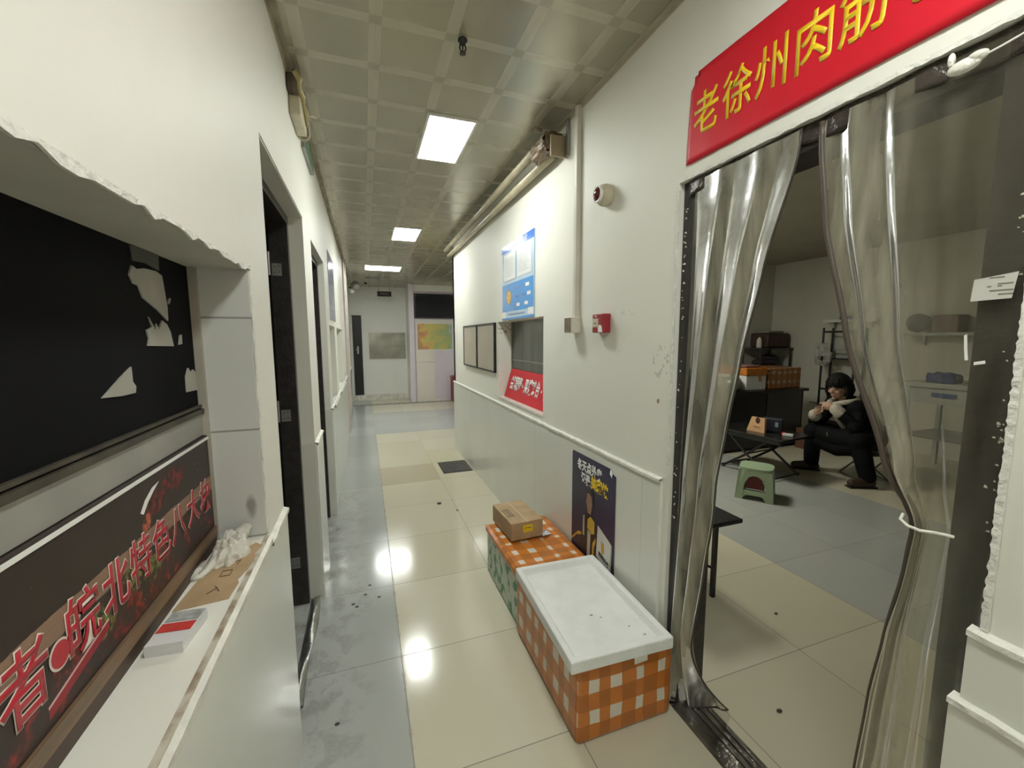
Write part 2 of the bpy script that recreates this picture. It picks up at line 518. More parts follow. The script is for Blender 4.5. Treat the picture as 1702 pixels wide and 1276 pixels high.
M_YEL = mat('banner_yellow', (0.90, 0.62, 0.02), 0.4, var=0.05)
M_WHITE = mat('print_white', (0.85, 0.85, 0.82), 0.45, var=0.04)
M_CARD = mat('cardboard', (0.47, 0.325, 0.18), 0.75, var=0.18, vscale=12, bump=0.1, bscale=80)
M_FOAM = mat('white_foam', (0.80, 0.81, 0.79), 0.6, var=0.07, vscale=12, bump=0.3, bscale=140)
M_WSC = tile_material('grey_wainscot_tiles', (0.69, 0.70, 0.65), (0.40, 0.41, 0.38), [(1, 1.53, 1.2)], 0.16, 0.002)
M_WSCR = tile_material('grey_wainscot_slabs', (0.71, 0.71, 0.65), (0.42, 0.42, 0.40), [(1, 0.25, 1.2)], 0.16, 0.002)
M_JAMB = tile_material('grey_jamb_tiles', (0.60, 0.605, 0.58), (0.2, 0.19, 0.17), [(2, 0.935, 0.305)], 0.25, 0.005)
def smudge(m, axis_a, ca, ra, cz, rz, col):
    nt = m.node_tree; p = nt.nodes['Principled BSDF']; src = p.inputs['Base Color'].links[0].from_socket
    w = world_xyz(nt)
    n = nd(nt, 'ShaderNodeTexNoise'); n.inputs['Scale'].default_value = 28; n.inputs['Detail'].default_value = 6; nt.links.new(w[3], n.inputs['Vector'])
    a = math_n(nt, 'DIVIDE', math_n(nt, 'SUBTRACT', w[axis_a], ca), ra); b_ = math_n(nt, 'DIVIDE', math_n(nt, 'SUBTRACT', w[2], cz), rz)
    d = math_n(nt, 'ADD', math_n(nt, 'MULTIPLY', a, a), math_n(nt, 'MULTIPLY', b_, b_))
    r = nd(nt, 'ShaderNodeMapRange'); nt.links.new(math_n(nt, 'ADD', d, math_n(nt, 'MULTIPLY', n.outputs['Fac'], 1.2)), r.inputs[0])
    r.inputs[1].default_value = 1.5; r.inputs[2].default_value = 0.7; r.inputs[3].default_value = 0; r.inputs[4].default_value = 0.8
    nt.links.new(mixc(nt, r.outputs[0], src, col), p.inputs['Base Color'])
smudge(M_JAMB, 0, -0.318, 0.016, 1.02, 0.045, (0.22, 0.21, 0.18))
M_SILL = tile_material('white_sill_tiles', (0.87, 0.86, 0.82), (0.40, 0.37, 0.32), [(1, 0.66, 0.335)], 0.2, 0.004)
M_GLASS = glass_material('window_glass')
M_PVC = pvc_material('folded_clear_plastic', 0.55, gloss=0.17, bump=0.25, bscale=9)
M_SKIN = mat('skin', (0.56, 0.34, 0.25), 0.5, var=0.08)
M_HAIR = mat('black_hair', (0.007, 0.006, 0.006), 0.62, bump=1.0, bscale=70, spec=0.25)
M_COAT = mat('black_coat', (0.0045, 0.0045, 0.0055), 0.8, spec=0.2, bump=0.3, bscale=60)
M_FLEECE = mat('cream_fleece', (0.66, 0.60, 0.50), 0.9, var=0.25, vscale=60, bump=0.8, bscale=150)
M_TROUS = mat('dark_trousers', (0.005, 0.005, 0.0075), 0.85, spec=0.2)
M_SHOE = mat('brown_shoe', (0.055, 0.032, 0.022), 0.55)
M_ORTAPE = mat('orange_tape', (0.62, 0.20, 0.025), 0.25, var=0.25, vscale=14)

def add_marks(m):
    """a rust spot, a few scuffs and pencil ticks at their own places on the right wall"""
    nt = m.node_tree; p = nt.nodes['Principled BSDF']
    src = p.inputs['Base Color'].links[0].from_socket
    x, y, z, pos = world_xyz(nt)
    n = nd(nt, 'ShaderNodeTexNoise'); n.inputs['Scale'].default_value = 45; n.inputs['Detail'].default_value = 6; nt.links.new(pos, n.inputs['Vector'])
    onr = math_n(nt, 'GREATER_THAN', x, 1.0)
    def spot(cy, cz, ry, rz, col, th, amt):
        a = math_n(nt, 'DIVIDE', math_n(nt, 'SUBTRACT', y, cy), ry); b_ = math_n(nt, 'DIVIDE', math_n(nt, 'SUBTRACT', z, cz), rz)
        d = math_n(nt, 'ADD', math_n(nt, 'MULTIPLY', a, a), math_n(nt, 'MULTIPLY', b_, b_))
        inside = math_n(nt, 'MULTIPLY', math_n(nt, 'LESS_THAN', d, 1.0), math_n(nt, 'GREATER_THAN', n.outputs['Fac'], th))
        return mixc(nt, math_n(nt, 'MULTIPLY', math_n(nt, 'MULTIPLY', inside, onr), amt), c, col)
    c = src
    for args in ((1.382, 1.233, 0.008, 0.013, (0.24, 0.13, 0.06), 0.42, 0.85), (1.375, 1.39, 0.05, 0.07, (0.50, 0.49, 0.46), 0.56, 0.7), (1.60, 1.60, 0.06, 0.012, (0.55, 0.54, 0.50), 0.52, 0.6), (1.66, 1.44, 0.02, 0.02, (0.58, 0.57, 0.53), 0.5, 0.5), (3.545, 1.57, 0.02, 0.05, (0.35, 0.26, 0.18), 0.55, 0.8)):
        c = spot(*args)
    nt.links.new(c, p.inputs['Base Color'])
add_marks(M_WALL)

# ------------------------------------------------------------------ room shell
LX = -0.285      # face of the left wall
RX = 1.12        # face of the right wall
CZ = 2.70

b = MB(); b.box((-2.6, -3.2, -0.1), (7.0, 11.6, 0.0)); fl = struct(b.build('floor', floor_material()))
b = MB(); b.box((-2.6, -3.2, CZ), (1.20, 11.6, CZ + 0.1)); b.box((1.20, 5.45, CZ), (7.0, 11.6, CZ + 0.1))
ce = struct(b.build('ceiling', ceiling_material()))
b = MB(); b.box((1.20, -3.2, CZ), (7.0, 5.45, CZ + 0.1))
struct(b.build('ceiling_room', mat('dull_room_ceiling', (0.40, 0.38, 0.31), 0.6, var=0.1, vscale=2)))

def wall_boxes(b, x0, x1, y0, y1, z0, z1, holes):
    ys = sorted({y0, y1} | {h[0] for h in holes} | {h[1] for h in holes})
    for ya, yb in zip(ys, ys[1:]):
        segs = [(z0, z1)]
        for h in holes:
            if h[0] <= ya and h[1] >= yb:
                ns = []
                for s in segs:
                    if h[2] > s[0]: ns.append((s[0], min(s[1], h[2])))
                    if h[3] < s[1]: ns.append((max(s[0], h[3]), s[1]))
                segs = [q for q in ns if q[1] - q[0] > 1e-4]
        for s in segs:
            b.box((x0, ya, s[0]), (x1, yb, s[1]))

D1 = (1.552, 2.50, 0.0, 2.12)
D2 = (2.85, 3.69, 0.0, 2.09)
W1 = (-0.70, 1.312, 0.93, 1.676)
W2 = (3.97, 4.62, 0.89, 1.605)
W3 = (4.95, 6.10, 0.89, 1.605)
b = MB()
wall_boxes(b, LX - 0.16, LX, -3.0, 9.0, 0, CZ, [D1, D2, W1, W2, W3])
wl = struct(b.build('wall_left', M_WALL))
b = MB(); b.box((LX - 0.17, 9.0, 0), (LX - 0.03, 11.4, CZ)); struct(b.build('wall_left_far', M_WALL))
# pilaster with rough pinkish edge
b = MB(); b.box((LX - 0.02, 6.95, 0), (LX + 0.022, 7.35, CZ)); b.box((LX - 0.02, 7.35, 0), (LX + 0.03, 7.62, CZ))
struct(b.build('wall_left_pilaster', mat('pinkish_plaster', (0.66, 0.58, 0.53), 0.6, var=0.2, vscale=9, bump=0.4, bscale=30)))

DR = (0.405, 1.30, 0.0, 2.052)
WR = (2.545, 3.535, 0.962, 1.628)
b = MB()
wall_boxes(b, RX, RX + 0.15, -3.0, 5.5, 0, CZ, [DR, WR])
wr = struct(b.build('wall_right', M_WALL))
b = MB(); b.box((RX, 5.42, 0), (6.8, 5.5, CZ)); struct(b.build('wall_return', M_WALL))
b = MB(); b.box((-0.5, -3.12, 0), (1.3, -3.0, CZ)); struct(b.build('wall_near_unseen', M_WALL))  # unseen wall behind the camera, added to bounce light along the corridor
b = MB(); b.box((-0.48, 10.55, 0), (1.10, 10.65, CZ)); b.box((0.975, 9.80, 0.02), (0.98, 10.56, CZ)); struct(b.build('wall_far', mat('white_far_wall', (0.80, 0.80, 0.765), 0.45, var=0.03)))
b = MB(); b.box((-0.30, 10.50, 0.0), (0.975, 10.55, 0.13)); struct(b.build('baseboard_far', M_TRIMW))
# lilac pier and lobby wall to the right
b = MB(); b.box((0.98, 9.80, 0), (1.085, 10.66, CZ)); b.box((1.085, 9.86, 0), (6.8, 9.98, CZ))
struct(b.build('wall_lobby', M_LILAC))
b = MB(); b.box((1.085, 9.84, 2.56), (6.8, 9.86, CZ)); struct(b.build('trim_1', M_WALL))
b = MB(); b.box((5.2, 5.5, 0), (5.3, 9.86, CZ)); struct(b.build('wall_lobby_right', M_WALL))
b = MB(); b.box((-0.27, 9.83, 0.0), (1.9, 9.84, 0.012)); 
b.bm.clear(); b.box((1.085, 9.845, 0.0), (1.9, 9.86, 0.03)); struct(b.build('baseboard_lobby', M_TRIMW))
# the dark rooms behind the left wall
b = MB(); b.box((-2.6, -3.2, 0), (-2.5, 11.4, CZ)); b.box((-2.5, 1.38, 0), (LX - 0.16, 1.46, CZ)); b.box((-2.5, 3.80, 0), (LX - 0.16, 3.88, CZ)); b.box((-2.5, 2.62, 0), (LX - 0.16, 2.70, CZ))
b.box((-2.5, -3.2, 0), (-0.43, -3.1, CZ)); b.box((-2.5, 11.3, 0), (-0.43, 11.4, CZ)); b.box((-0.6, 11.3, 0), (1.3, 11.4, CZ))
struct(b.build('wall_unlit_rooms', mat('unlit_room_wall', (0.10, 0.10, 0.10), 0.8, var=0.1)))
# the side room shell
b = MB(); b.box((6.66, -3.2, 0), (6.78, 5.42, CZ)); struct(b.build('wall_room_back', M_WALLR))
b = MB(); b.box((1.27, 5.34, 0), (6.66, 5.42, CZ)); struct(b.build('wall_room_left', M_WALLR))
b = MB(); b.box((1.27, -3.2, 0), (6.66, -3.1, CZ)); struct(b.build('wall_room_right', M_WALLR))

# wainscots and their cream cap trims
WZ = 0.905
def cap(b, x, y0, y1, z, w, sgn, jit=1.0):
    n = max(2, int((y1 - y0) / 0.03))
    a = []
    for i in range(n + 1):
        y = y0 + (y1 - y0) * i / n
        j = random.uniform(-1, 1.3) * 0.0016 * jit; k = random.uniform(-1, 1) * 0.002 * jit
        a.append((y, j, k))
    for (ya, ja, ka), (yb, jb, kb) in zip(a, a[1:]):
        vs = []
        for (y, j, k) in ((ya, ja, ka), (yb, jb, kb)):
            vs.append([b.bm.verts.new(Vector(q)) for q in ((x, y, z - 0.008), (x + sgn * (w + j), y, z - 0.008 + k), (x + sgn * (w + j), y, z + 0.004 + k), (x, y, z + 0.010 + k))])
        A, B = vs
        for i in range(4):
            b.bm.faces.new((A[i], A[(i + 1) % 4], B[(i + 1) % 4], B[i]))
    return b

b = MB()
for (ya, yb) in ((-3.0, 1.552), (2.50, 2.85), (3.69, 6.95), (7.62, 9.0)):
    b.box((LX - 0.01, ya, 0), (LX + 0.010, yb, WZ))
struct(b.build('wall_left_wainscot', M_WSC))
b = MB()
for (ya, yb) in ((1.30, 1.552), (2.50, 2.85), (3.69, 6.95), (7.62, 9.0)):
    cap(b, LX, ya, yb, WZ, 0.016, 1)
cap(b, LX, -0.70, 1.30, WZ + 0.012, 0.014, 1, 0.3)
struct(b.build('trim_2', M_TRIMW))
b = MB()
b.box((RX - 0.012, 1.335, 0), (RX + 0.01, 5.5, WZ))
b.box((RX - 0.012, -3.0, 0.757), (RX + 0.01, 0.420, WZ))
b.box((RX - 0.020, -3.0, 0), (RX + 0.01, 0.432, 0.757))
struct(b.build('wall_right_wainscot', M_WSCR))
b = MB(); cap(b, RX, 1.335, 5.5, WZ + 0.006, 0.018, -1); cap(b, RX, -3.0, 0.420, WZ + 0.004, 0.018, -1); cap(b, RX - 0.005, -3.0, 0.432, 0.757, 0.022, -1)
struct(b.build('trim_3', M_CAULK))

# ragged plaster lips round the openings
def ragged(b, fixed, inner_dir, off, length_pts, wmin, wmax):
    """strip along length_pts; its free edge wanders between wmin and wmax along inner_dir"""
    inner_dir = Vector(inner_dir); off = Vector(off)
    P = [Vector(p) for p in length_pts]
    w = [random.uniform(wmin, wmax) for _ in P]
    for i in range(len(P) - 1):
        q = [P[i], P[i + 1], P[i + 1] + inner_dir * w[i + 1], P[i] + inner_dir * w[i]]
        b.poly(q, off)
b = MB()
def seg(p, q, n): 
    p = Vector(p); q = Vector(q)
    return [p.lerp(q, i / n) for i in range(n + 1)]
# left jamb and head of the curtained doorway, corner beads
for (p, q, d, n) in (((RX - 0.002, 1.31, 0.92), (RX - 0.002, 1.31, 2.05), (0, -1, 0), 150), ((RX - 0.002, 1.305, 2.062), (RX - 0.002, 0.43, 2.062), (0, 0, -1), 60), ((RX - 0.002, 0.396, 0.92), (RX - 0.002, 0.396, 2.05), (0, 1, 0), 150)):
    ragged(b, None, d, (-0.004, 0, 0), seg(p, q, n), 0.0095, 0.0130)
# flakes further in, on the dark frame
for k in range(46):
    z = random.uniform(0.75, 2.0); s = random.uniform(0.001, 0.004); y = 1.284 + random.uniform(-0.006, 0.006)
    b.poly([(RX + 0.018, y - s, z), (RX + 0.018, y + s, z + s * 0.3), (RX + 0.018, y + s * 0.6, z + s * random.uniform(1, 3)), (RX + 0.018, y - s * 0.7, z + s * 1.4)], (-0.002, 0, 0))
for k in range(26):
    z = random.uniform(1.1, 1.75); s = random.uniform(0.001, 0.0032); y = 0.425 + random.uniform(-0.006, 0.008)
    b.poly([(RX + 0.018, y - s, z), (RX + 0.018, y + s, z + s * 0.3), (RX + 0.018, y + s * 0.6, z + s * random.uniform(1, 3)), (RX + 0.018, y - s * 0.7, z + s * 1.4)], (-0.002, 0, 0))
# head of the left hand window
ragged(b, None, (0, 0, -1), (0.004, 0, 0), seg((LX - 0.001, -0.7, 1.679), (LX - 0.001, 1.315, 1.679), 70), 0.004, 0.016)
ragged(b, None, (0, -1, 0), (0.003, 0, 0), seg((LX - 0.001, 1.318, 0.93), (LX - 0.001, 1.318, 1.684), 40), 0.004, 0.010)
# plaster beads along the right hand window and ceiling line
ragged(b, None, (0, 0, -1), (-0.003, 0, 0), seg((RX, 2.54, 1.635), (RX, 3.54, 1.635), 30), 0.004, 0.011)
ragged(b, None, (0, 0, -1), (0.004, 0, 0), seg((LX - 0.001, 1.55, 2.126), (LX - 0.001, 2.5, 2.126), 30), 0.003, 0.008)
struct(b.build('trim_4', M_CAULK))
# ceiling edge angle on the right
b = MB(); b.box((RX - 0.022, -3.0, CZ - 0.004), (RX, 5.5, CZ)); b.box((RX - 0.003, -3.0, CZ - 0.022), (RX, 5.5, CZ))
struct(b.build('trim_5', mat('ceiling_angle', (0.50, 0.47, 0.36), 0.4, metal=0.2, var=0.1)))
b = MB(); b.box((LX, -3.0, CZ - 0.006), (LX + 0.030, 9.0, CZ)); b.box((LX, -3.0, CZ - 0.03), (LX + 0.008, 9.0, CZ))
struct(b.build('trim_6', mat('stained_ceiling_angle', (0.40, 0.36, 0.24), 0.45, var=0.5, vscale=6)))

# ------------------------------------------------------------------ window_1: serving hatch on the left
win1 = bpy.data.objects.new('window_1', None); COL.objects.link(win1); win1.location = (-0.41, 0.3, 0.93); WL['window_1'] = Vector(win1.location); struct(win1)
HX = -0.412
b = MB(); b.box((-0.45, 1.30, 0.93), (LX - 0.002, 1.335, 1.69)); b.build('side_jamb', M_JAMB, win1)
b = MB(); b.box((-0.45, -0.7, 0.875), (LX + 0.002, 1.302, 0.926)); b.build('sill', M_SILL, win1)
b = MB(); b.box((LX - 0.006, -0.7, 0.916), (LX + 0.004, 1.302, 0.931)); b.build('sill_edge', mat('worn_edge_strip', (0.60, 0.57, 0.47), 0.35, col2=(0.28, 0.20, 0.13), vscale=16, lo=0.40, hi=0.55), win1)
b = MB(); b.box((-0.46, -0.7, 1.671), (LX - 0.003, 1.312, 1.70)); b.build('head', mat('grey_soffit', (0.56, 0.55, 0.49), 0.6, var=0.12), win1)
b = MB(); b.box((-0.435, -0.7, 1.238), (HX, 1.30, 1.296)); b.build('bottom_panel', M_ALU, win1)
b = MB(); b.box((-0.430, -0.7, 1.296), (HX + 0.006, 1.30, 1.308)); b.box((-0.430, -0.7, 1.312), (HX + 0.002, 1.30, 1.318)); b.build('track', mat('grimy_track', (0.075, 0.065, 0.045), 0.5, var=0.5, vscale=18), win1)
b = MB(); b.box((-0.438, 1.288, 0.935), (HX + 0.012, 1.30, 1.676)); b.build('side_stile', mat('beige_stile', (0.42, 0.39, 0.33), 0.5, var=0.2), win1)
b = MB(); b.box((HX - 0.018, -0.7, 1.300), (HX - 0.014, 1.288, 1.674)); b.build('pane', M_GLASS, win1)
b = MB(); b.box((HX - 0.012, -0.7, 1.30), (HX - 0.006, 1.288, 1.676)); b.build('black_film', mat('black_window_film', (0.004, 0.004, 0.005), 0.75, spec=0.12), win1)
M_SCR = mat('pale_film_patch', (0.40, 0.39, 0.34), 0.7, var=0.15, vscale=12)
def scrap(pts, m=M_SCR):
    b = MB(); b.poly([(HX - 0.006, y, z) for y, z in pts], (0.003, 0, 0)); return b.build('film_patch', m, win1)  # flat grey patch laid on the black film
scrap([(1.0, 1.612), (1.012, 1.596), (1.03, 1.594), (1.043, 1.572), (1.06, 1.566), (1.10, 1.552), (1.148, 1.530), (1.151, 1.56), (1.138, 1.628), (1.11, 1.634), (1.06, 1.632), (1.03, 1.626), (1.012, 1.63)])
scrap([(1.015, 1.676), (1.017, 1.640), (1.07, 1.644), (1.126, 1.637), (1.13, 1.676)], mat('dark_film_patch', (0.10, 0.098, 0.085), 0.7, var=0.2))
scrap([(1.045, 1.476), (1.052, 1.49), (1.046, 1.508), (1.07, 1.515), (1.06, 1.535), (1.082, 1.508), (1.09, 1.522), (1.10, 1.510), (1.118, 1.53), (1.14, 1.522), (1.155, 1.505), (1.165, 1.473)])
scrap([(0.872, 1.392), (0.93, 1.42), (0.972, 1.438), (0.972, 1.41), (0.982, 1.400), (0.978, 1.388), (0.93, 1.388)])
scrap([(1.216, 1.360), (1.218, 1.398), (1.236, 1.418), (1.25, 1.406), (1.266, 1.412), (1.28, 1.404), (1.285, 1.358)])
scrap([(1.196, 1.476), (1.205, 1.498), (1.215, 1.50), (1.213, 1.478)])
scrap([(1.158, 1.572), (1.166, 1.582), (1.172, 1.582), (1.163, 1.568)])

def food_print():
    """printed picture: dark board, pale plank, roast meat and herbs"""
    m = bpy.data.materials.new('food_print'); m.use_nodes = True
    nt = m.node_tree; p = nt.nodes['Principled BSDF']
    x, y, z, pos = world_xyz(nt)
    def noise(sc, det, st=(1, 1, 1)):
        mp = nd(nt, 'ShaderNodeMapping'); mp.inputs['Scale'].default_value = st
        nt.links.new(pos, mp.inputs['Vector'])
        n = nd(nt, 'ShaderNodeTexNoise'); n.inputs['Scale'].default_value = sc; n.inputs['Detail'].default_value = det; n.inputs['Roughness'].default_value = 0.62
        nt.links.new(mp.outputs[0], n.inputs['Vector']); return n.outputs['Fac']
    def step(v, a, b):
        r = nd(nt, 'ShaderNodeMapRange'); nt.links.new(v, r.inputs[0]); r.inputs[1].default_value = a; r.inputs[2].default_value = b; r.inputs[3].default_value = 0; r.inputs[4].default_value = 1
        return r.outputs[0]
    n1 = noise(26, 6); n2 = noise(60, 6); n3 = noise(14, 5); n4 = noise(8, 5, (1, 0.4, 6))
    def ell(cy, cz, ry, rz):
        a = math_n(nt, 'DIVIDE', math_n(nt, 'SUBTRACT', y, cy), ry); b_ = math_n(nt, 'DIVIDE', math_n(nt, 'SUBTRACT', z, cz), rz)
        d = math_n(nt, 'SQRT', math_n(nt, 'ADD', math_n(nt, 'MULTIPLY', a, a), math_n(nt, 'MULTIPLY', b_, b_)))
        d = math_n(nt, 'ADD', d, math_n(nt, 'MULTIPLY', math_n(nt, 'SUBTRACT', n1, 0.5), 1.6))
        return step(d, 1.0, 0.75)
    c = mixc(nt, n3, (0.028, 0.019, 0.016), (0.048, 0.033, 0.027))
    zz = math_n(nt, 'ADD', z, math_n(nt, 'MULTIPLY', math_n(nt, 'SUBTRACT', n3, 0.5), 0.012))
    pl = between(nt, zz, 1.090, 1.126)
    c = mixc(nt, pl, c, mixc(nt, n4, (0.20, 0.115, 0.075), (0.36, 0.23, 0.16)))
    low = math_n(nt, 'MULTIPLY', between(nt, zz, 0.99, 1.080), step(n1, 0.47, 0.60))
    meat = mixc(nt, step(n2, 0.45, 0.66), (0.07, 0.016, 0.012), (0.34, 0.040, 0.028))
    c = mixc(nt, low, c, meat)
    for (cy, cz, ry, rz) in ((0.995, 1.168, 0.055, 0.022), (1.07, 1.188, 0.06, 0.026)):
        c = mixc(nt, ell(cy, cz, ry, rz), c, mixc(nt, step(n2, 0.45, 0.62), (0.035, 0.014, 0.012), (0.24, 0.022, 0.020)))
    c = mixc(nt, math_n(nt, 'MULTIPLY', ell(0.945, 1.142, 0.018, 0.016), step(n2, 0.42, 0.58)), c, (0.50, 0.11, 0.05))
    for (cy, cz) in ((0.79, 1.045), (0.88, 1.070), (0.955, 1.050)):
        c = mixc(nt, math_n(nt, 'MULTIPLY', ell(cy, cz, 0.035, 0.026), step(n2, 0.46, 0.56)), c, (0.20, 0.23, 0.05))
    dia = math_n(nt, 'SUBTRACT', z, math_n(nt, 'MULTIPLY', y, 0.22))
    c = mixc(nt, math_n(nt, 'MULTIPLY', between(nt, dia, 0.866, 0.870), between(nt, y, 0.66, 0.80)), c, (0.70, 0.42, 0.42))
    c = mixc(nt, math_n(nt, 'MULTIPLY', between(nt, dia, 0.852, 0.866), between(nt, y, 0.66, 0.80)), c, (0.30, 0.02, 0.03))
    c = mixc(nt, math_n(nt, 'MULTIPLY', step(n2, 0.70, 0.73), between(nt, z, 0.99, 1.19)), c, (0.55, 0.50, 0.46))
    nt.links.new(c, p.inputs['Base Color'])
    p.inputs['Roughness'].default_value = 0.42; p.inputs['Specular IOR Level'].default_value = 0.3
    return m

# ------------------------------------------------------------------ the hatch's long sign below the glass
sg = thing('shop_sign', 'long brown food sign with red outlined lettering under the dark left window', 'sign', (-0.40, 0.3, 0.935))
SX = -0.405
b = MB(); b.box((-0.43, -0.7, 0.985), (SX, 1.287, 1.236))
b.build('panel', food_print(), sg)
b = MB(); b.box((SX - 0.004, -0.7, 1.226), (SX + 0.003, 1.287, 1.232)); b.build('top_edge', M_WHITE, sg)
b = MB(); b.box((-0.43, -0.7, 0.928), (SX + 0.003, 1.287, 0.960)); b.build('dark_plinth', mat('dark_wood_plinth', (0.075, 0.042, 0.028), 0.5, var=0.4, vscale=6), sg)
b = MB(); b.box((-0.43, -0.7, 0.960), (SX + 0.006, 1.287, 0.985))
b.build('bottom_rail', mat('brown_wood_rail', (0.24, 0.15, 0.085), 0.45, var=0.5, vscale=5, stretch=(4, 0.6, 8)), sg)
b = MB()
b.poly([(SX + 0.0003, 0.925, 1.168), (SX + 0.0003, 0.945, 1.186), (SX + 0.0003, 0.975, 1.200), (SX + 0.0003, 1.005, 1.204), (SX + 0.0003, 0.98, 1.192), (SX + 0.0003, 0.955, 1.178), (SX + 0.0003, 0.935, 1.162)], (0.0004, 0, 0))
b.build('plate_glint', M_WHITE, sg)
M_SIGNRED = mat('sign_red', (0.50, 0.022, 0.040), 0.35, var=0.1)
M_SIGNOUT = mat('sign_outline', (0.74, 0.62, 0.55), 0.4, var=0.05)
SIGN_CH = [('者', 0.630, 1.068, .098), ('·', 0.690, 1.068, .13), ('皖', 0.742, 1.076, .094), ('北', 0.829, 1.078, .092), ('特', 0.911, 1.079, .092), ('色', 0.993, 1.080, .090), ('八', 1.074, 1.081, .088), ('大', 1.158, 1.082, .086), ('块', 1.238, 1.082, .086)]
for ch, y, z, h in SIGN_CH:
    if ch == '·':
        b = MB(); b.poly([(SX + 0.0006, y + 0.021 * math.cos(k * PI / 12), z + 0.021 * math.sin(k * PI / 12)) for k in range(24)], (0.0004, 0, 0)); b.build('dot_outline', M_SIGNOUT, sg)
        b = MB(); b.poly([(SX + 0.0012, y + 0.0175 * math.cos(k * PI / 12), z + 0.0175 * math.sin(k * PI / 12)) for k in range(24)], (0.0004, 0, 0)); b.build('dot', M_SIGNRED, sg)
        continue
    text_obj('lettering_outline', ch, M_SIGNOUT, sg, (SX + 0.0006, y, z), (0, 1, 0), (0, 0, 1), h, w=0.86, bold=0.030, depth=0.0004)
    text_obj('lettering', ch, M_SIGNRED, sg, (SX + 0.0012, y, z), (0, 1, 0), (0, 0, 1), h, w=0.86, bold=0.010, depth=0.0004)

# ------------------------------------------------------------------ things on the hatch sill
bg = thing('plastic_bag', 'crumpled white plastic bag in the far corner of the window sill', 'plastic bag', (-0.385, 1.25, 0.926))
def bagsurf(cx, cy, rx, ry, h, sd):
    rnd = random.Random(sd)
    ph = [rnd.uniform(0, 6.28) for _ in range(10)]
    def fn(u, v):
        a = 2 * PI * u; t = v
        rr = (1 - t) ** 0.65
        w = 1 + 0.10 * math.sin(3 * a + ph[0] + 2 * t) + 0.05 * math.sin(7 * a + ph[1] - 3 * t)
        q = Vector((cx + rx * rr * math.cos(a), cy + ry * rr * math.sin(a), 0.927 + h * t)); n = mnoise.turbulence(q * 14, 3, True) - 0.5; m_ = mnoise.noise(q * 60)
        k = 1 + 0.30 * n + 0.14 * m_
        return (cx + rx * rr * w * k * math.cos(a), cy + ry * rr * w * k * math.sin(a), 0.927 + max(0, h * (1 - (1 - t) ** 2) * (0.8 + 0.55 * n + 0.12 * m_)))
    return fn
M_BAG = mat('thin_white_film', (0.72, 0.70, 0.62), 0.3, var=0.15, vscale=25, bump=0.8, bscale=45)
b = MB(); b.grid(bagsurf(-0.352, 1.215, 0.043, 0.080, 0.075, 3), 110, 40); b.build('bag_body', M_BAG, bg, smooth=True)
b = MB(); b.tube([(-0.392, 1.165, 0.935), (-0.402, 1.13, 0.934), (-0.399, 1.105, 0.934), (-0.385, 1.110, 0.934), (-0.377, 1.14, 0.938), (-0.372, 1.17, 0.944)], [0.013, 0.010, 0.008, 0.008, 0.010, 0.014], 8); b.build('bag_handle', M_BAG, bg, smooth=True)
b = MB(); b.tube([(-0.318, 1.285, 0.975), (-0.328, 1.278, 0.972), (-0.336, 1.265, 0.965), (-0.345, 1.25, 0.955)], [0.006, 0.015, 0.02, 0.022], 8); b.build('bag_corner', M_BAG, bg, smooth=True)

cs = MB()
cs.poly([(-0.397, 0.985, 0.9275), (-0.300, 0.998, 0.9275), (-0.296, 1.06, 0.9275), (-0.302, 1.075, 0.9275), (-0.291, 1.12, 0.9275), (-0.288, 1.17, 0.9275), (-0.293, 1.20, 0.9275), (-0.284, 1.24, 0.9275), (-0.305, 1.262, 0.9275), (-0.385, 1.15, 0.9275)], (0, 0, 0.004))
cs = cs.build('cardboard_sheet', M_CARD)
tag(cs, 'torn flat piece of brown cardboard lying on the white window sill', 'cardboard')
b = MB()
for pts in ([(-0.35, 1.03), (-0.335, 1.05), (-0.343, 1.06), (-0.328, 1.035)], [(-0.345, 1.10), (-0.325, 1.10), (-0.325, 1.125), (-0.345, 1.125), (-0.345, 1.10)], [(-0.338, 1.16), (-0.318, 1.17), (-0.322, 1.15)]):
    b = MB(); b.tube([(x, y, 0.9322) for x, y in pts], 0.0012, 5); b.build('pen_mark', mat('brown_ink', (0.16, 0.095, 0.05), 0.7), cs)

bk = thing('paper_stack', 'small white paper stack with a red stripe on the near window sill', 'leaflets', (-0.355, 0.92, 0.927))
b = MB()
for k in range(6):
    b.box((-0.385 + 0.001 * (k % 2), 0.872, 0.927 + k * 0.0042), (-0.325, 0.968, 0.927 + k * 0.0042 + 0.0038), rot=-0.10 + 0.01 * (k % 3))
b.build('sheets', mat('leaflet_paper', (0.70, 0.70, 0.70), 0.5, var=0.08), bk)
b = MB(); b.box((-0.383, 0.905, 0.9522), (-0.327, 0.930, 0.9532), rot=-0.10, piv=(-0.355, 0.92, 0)); b.build('red_stripe', mat('leaflet_red', (0.62, 0.05, 0.04), 0.45, var=0.2, vscale=40), bk)
b = MB(); b.box((-0.383, 0.936, 0.9522), (-0.327, 0.966, 0.9532), rot=-0.10, piv=(-0.355, 0.92, 0)); b.build('grey_picture', mat('leaflet_grey', (0.45, 0.47, 0.46), 0.45, var=0.4, vscale=60), bk)

bk.location.y -= 0.024
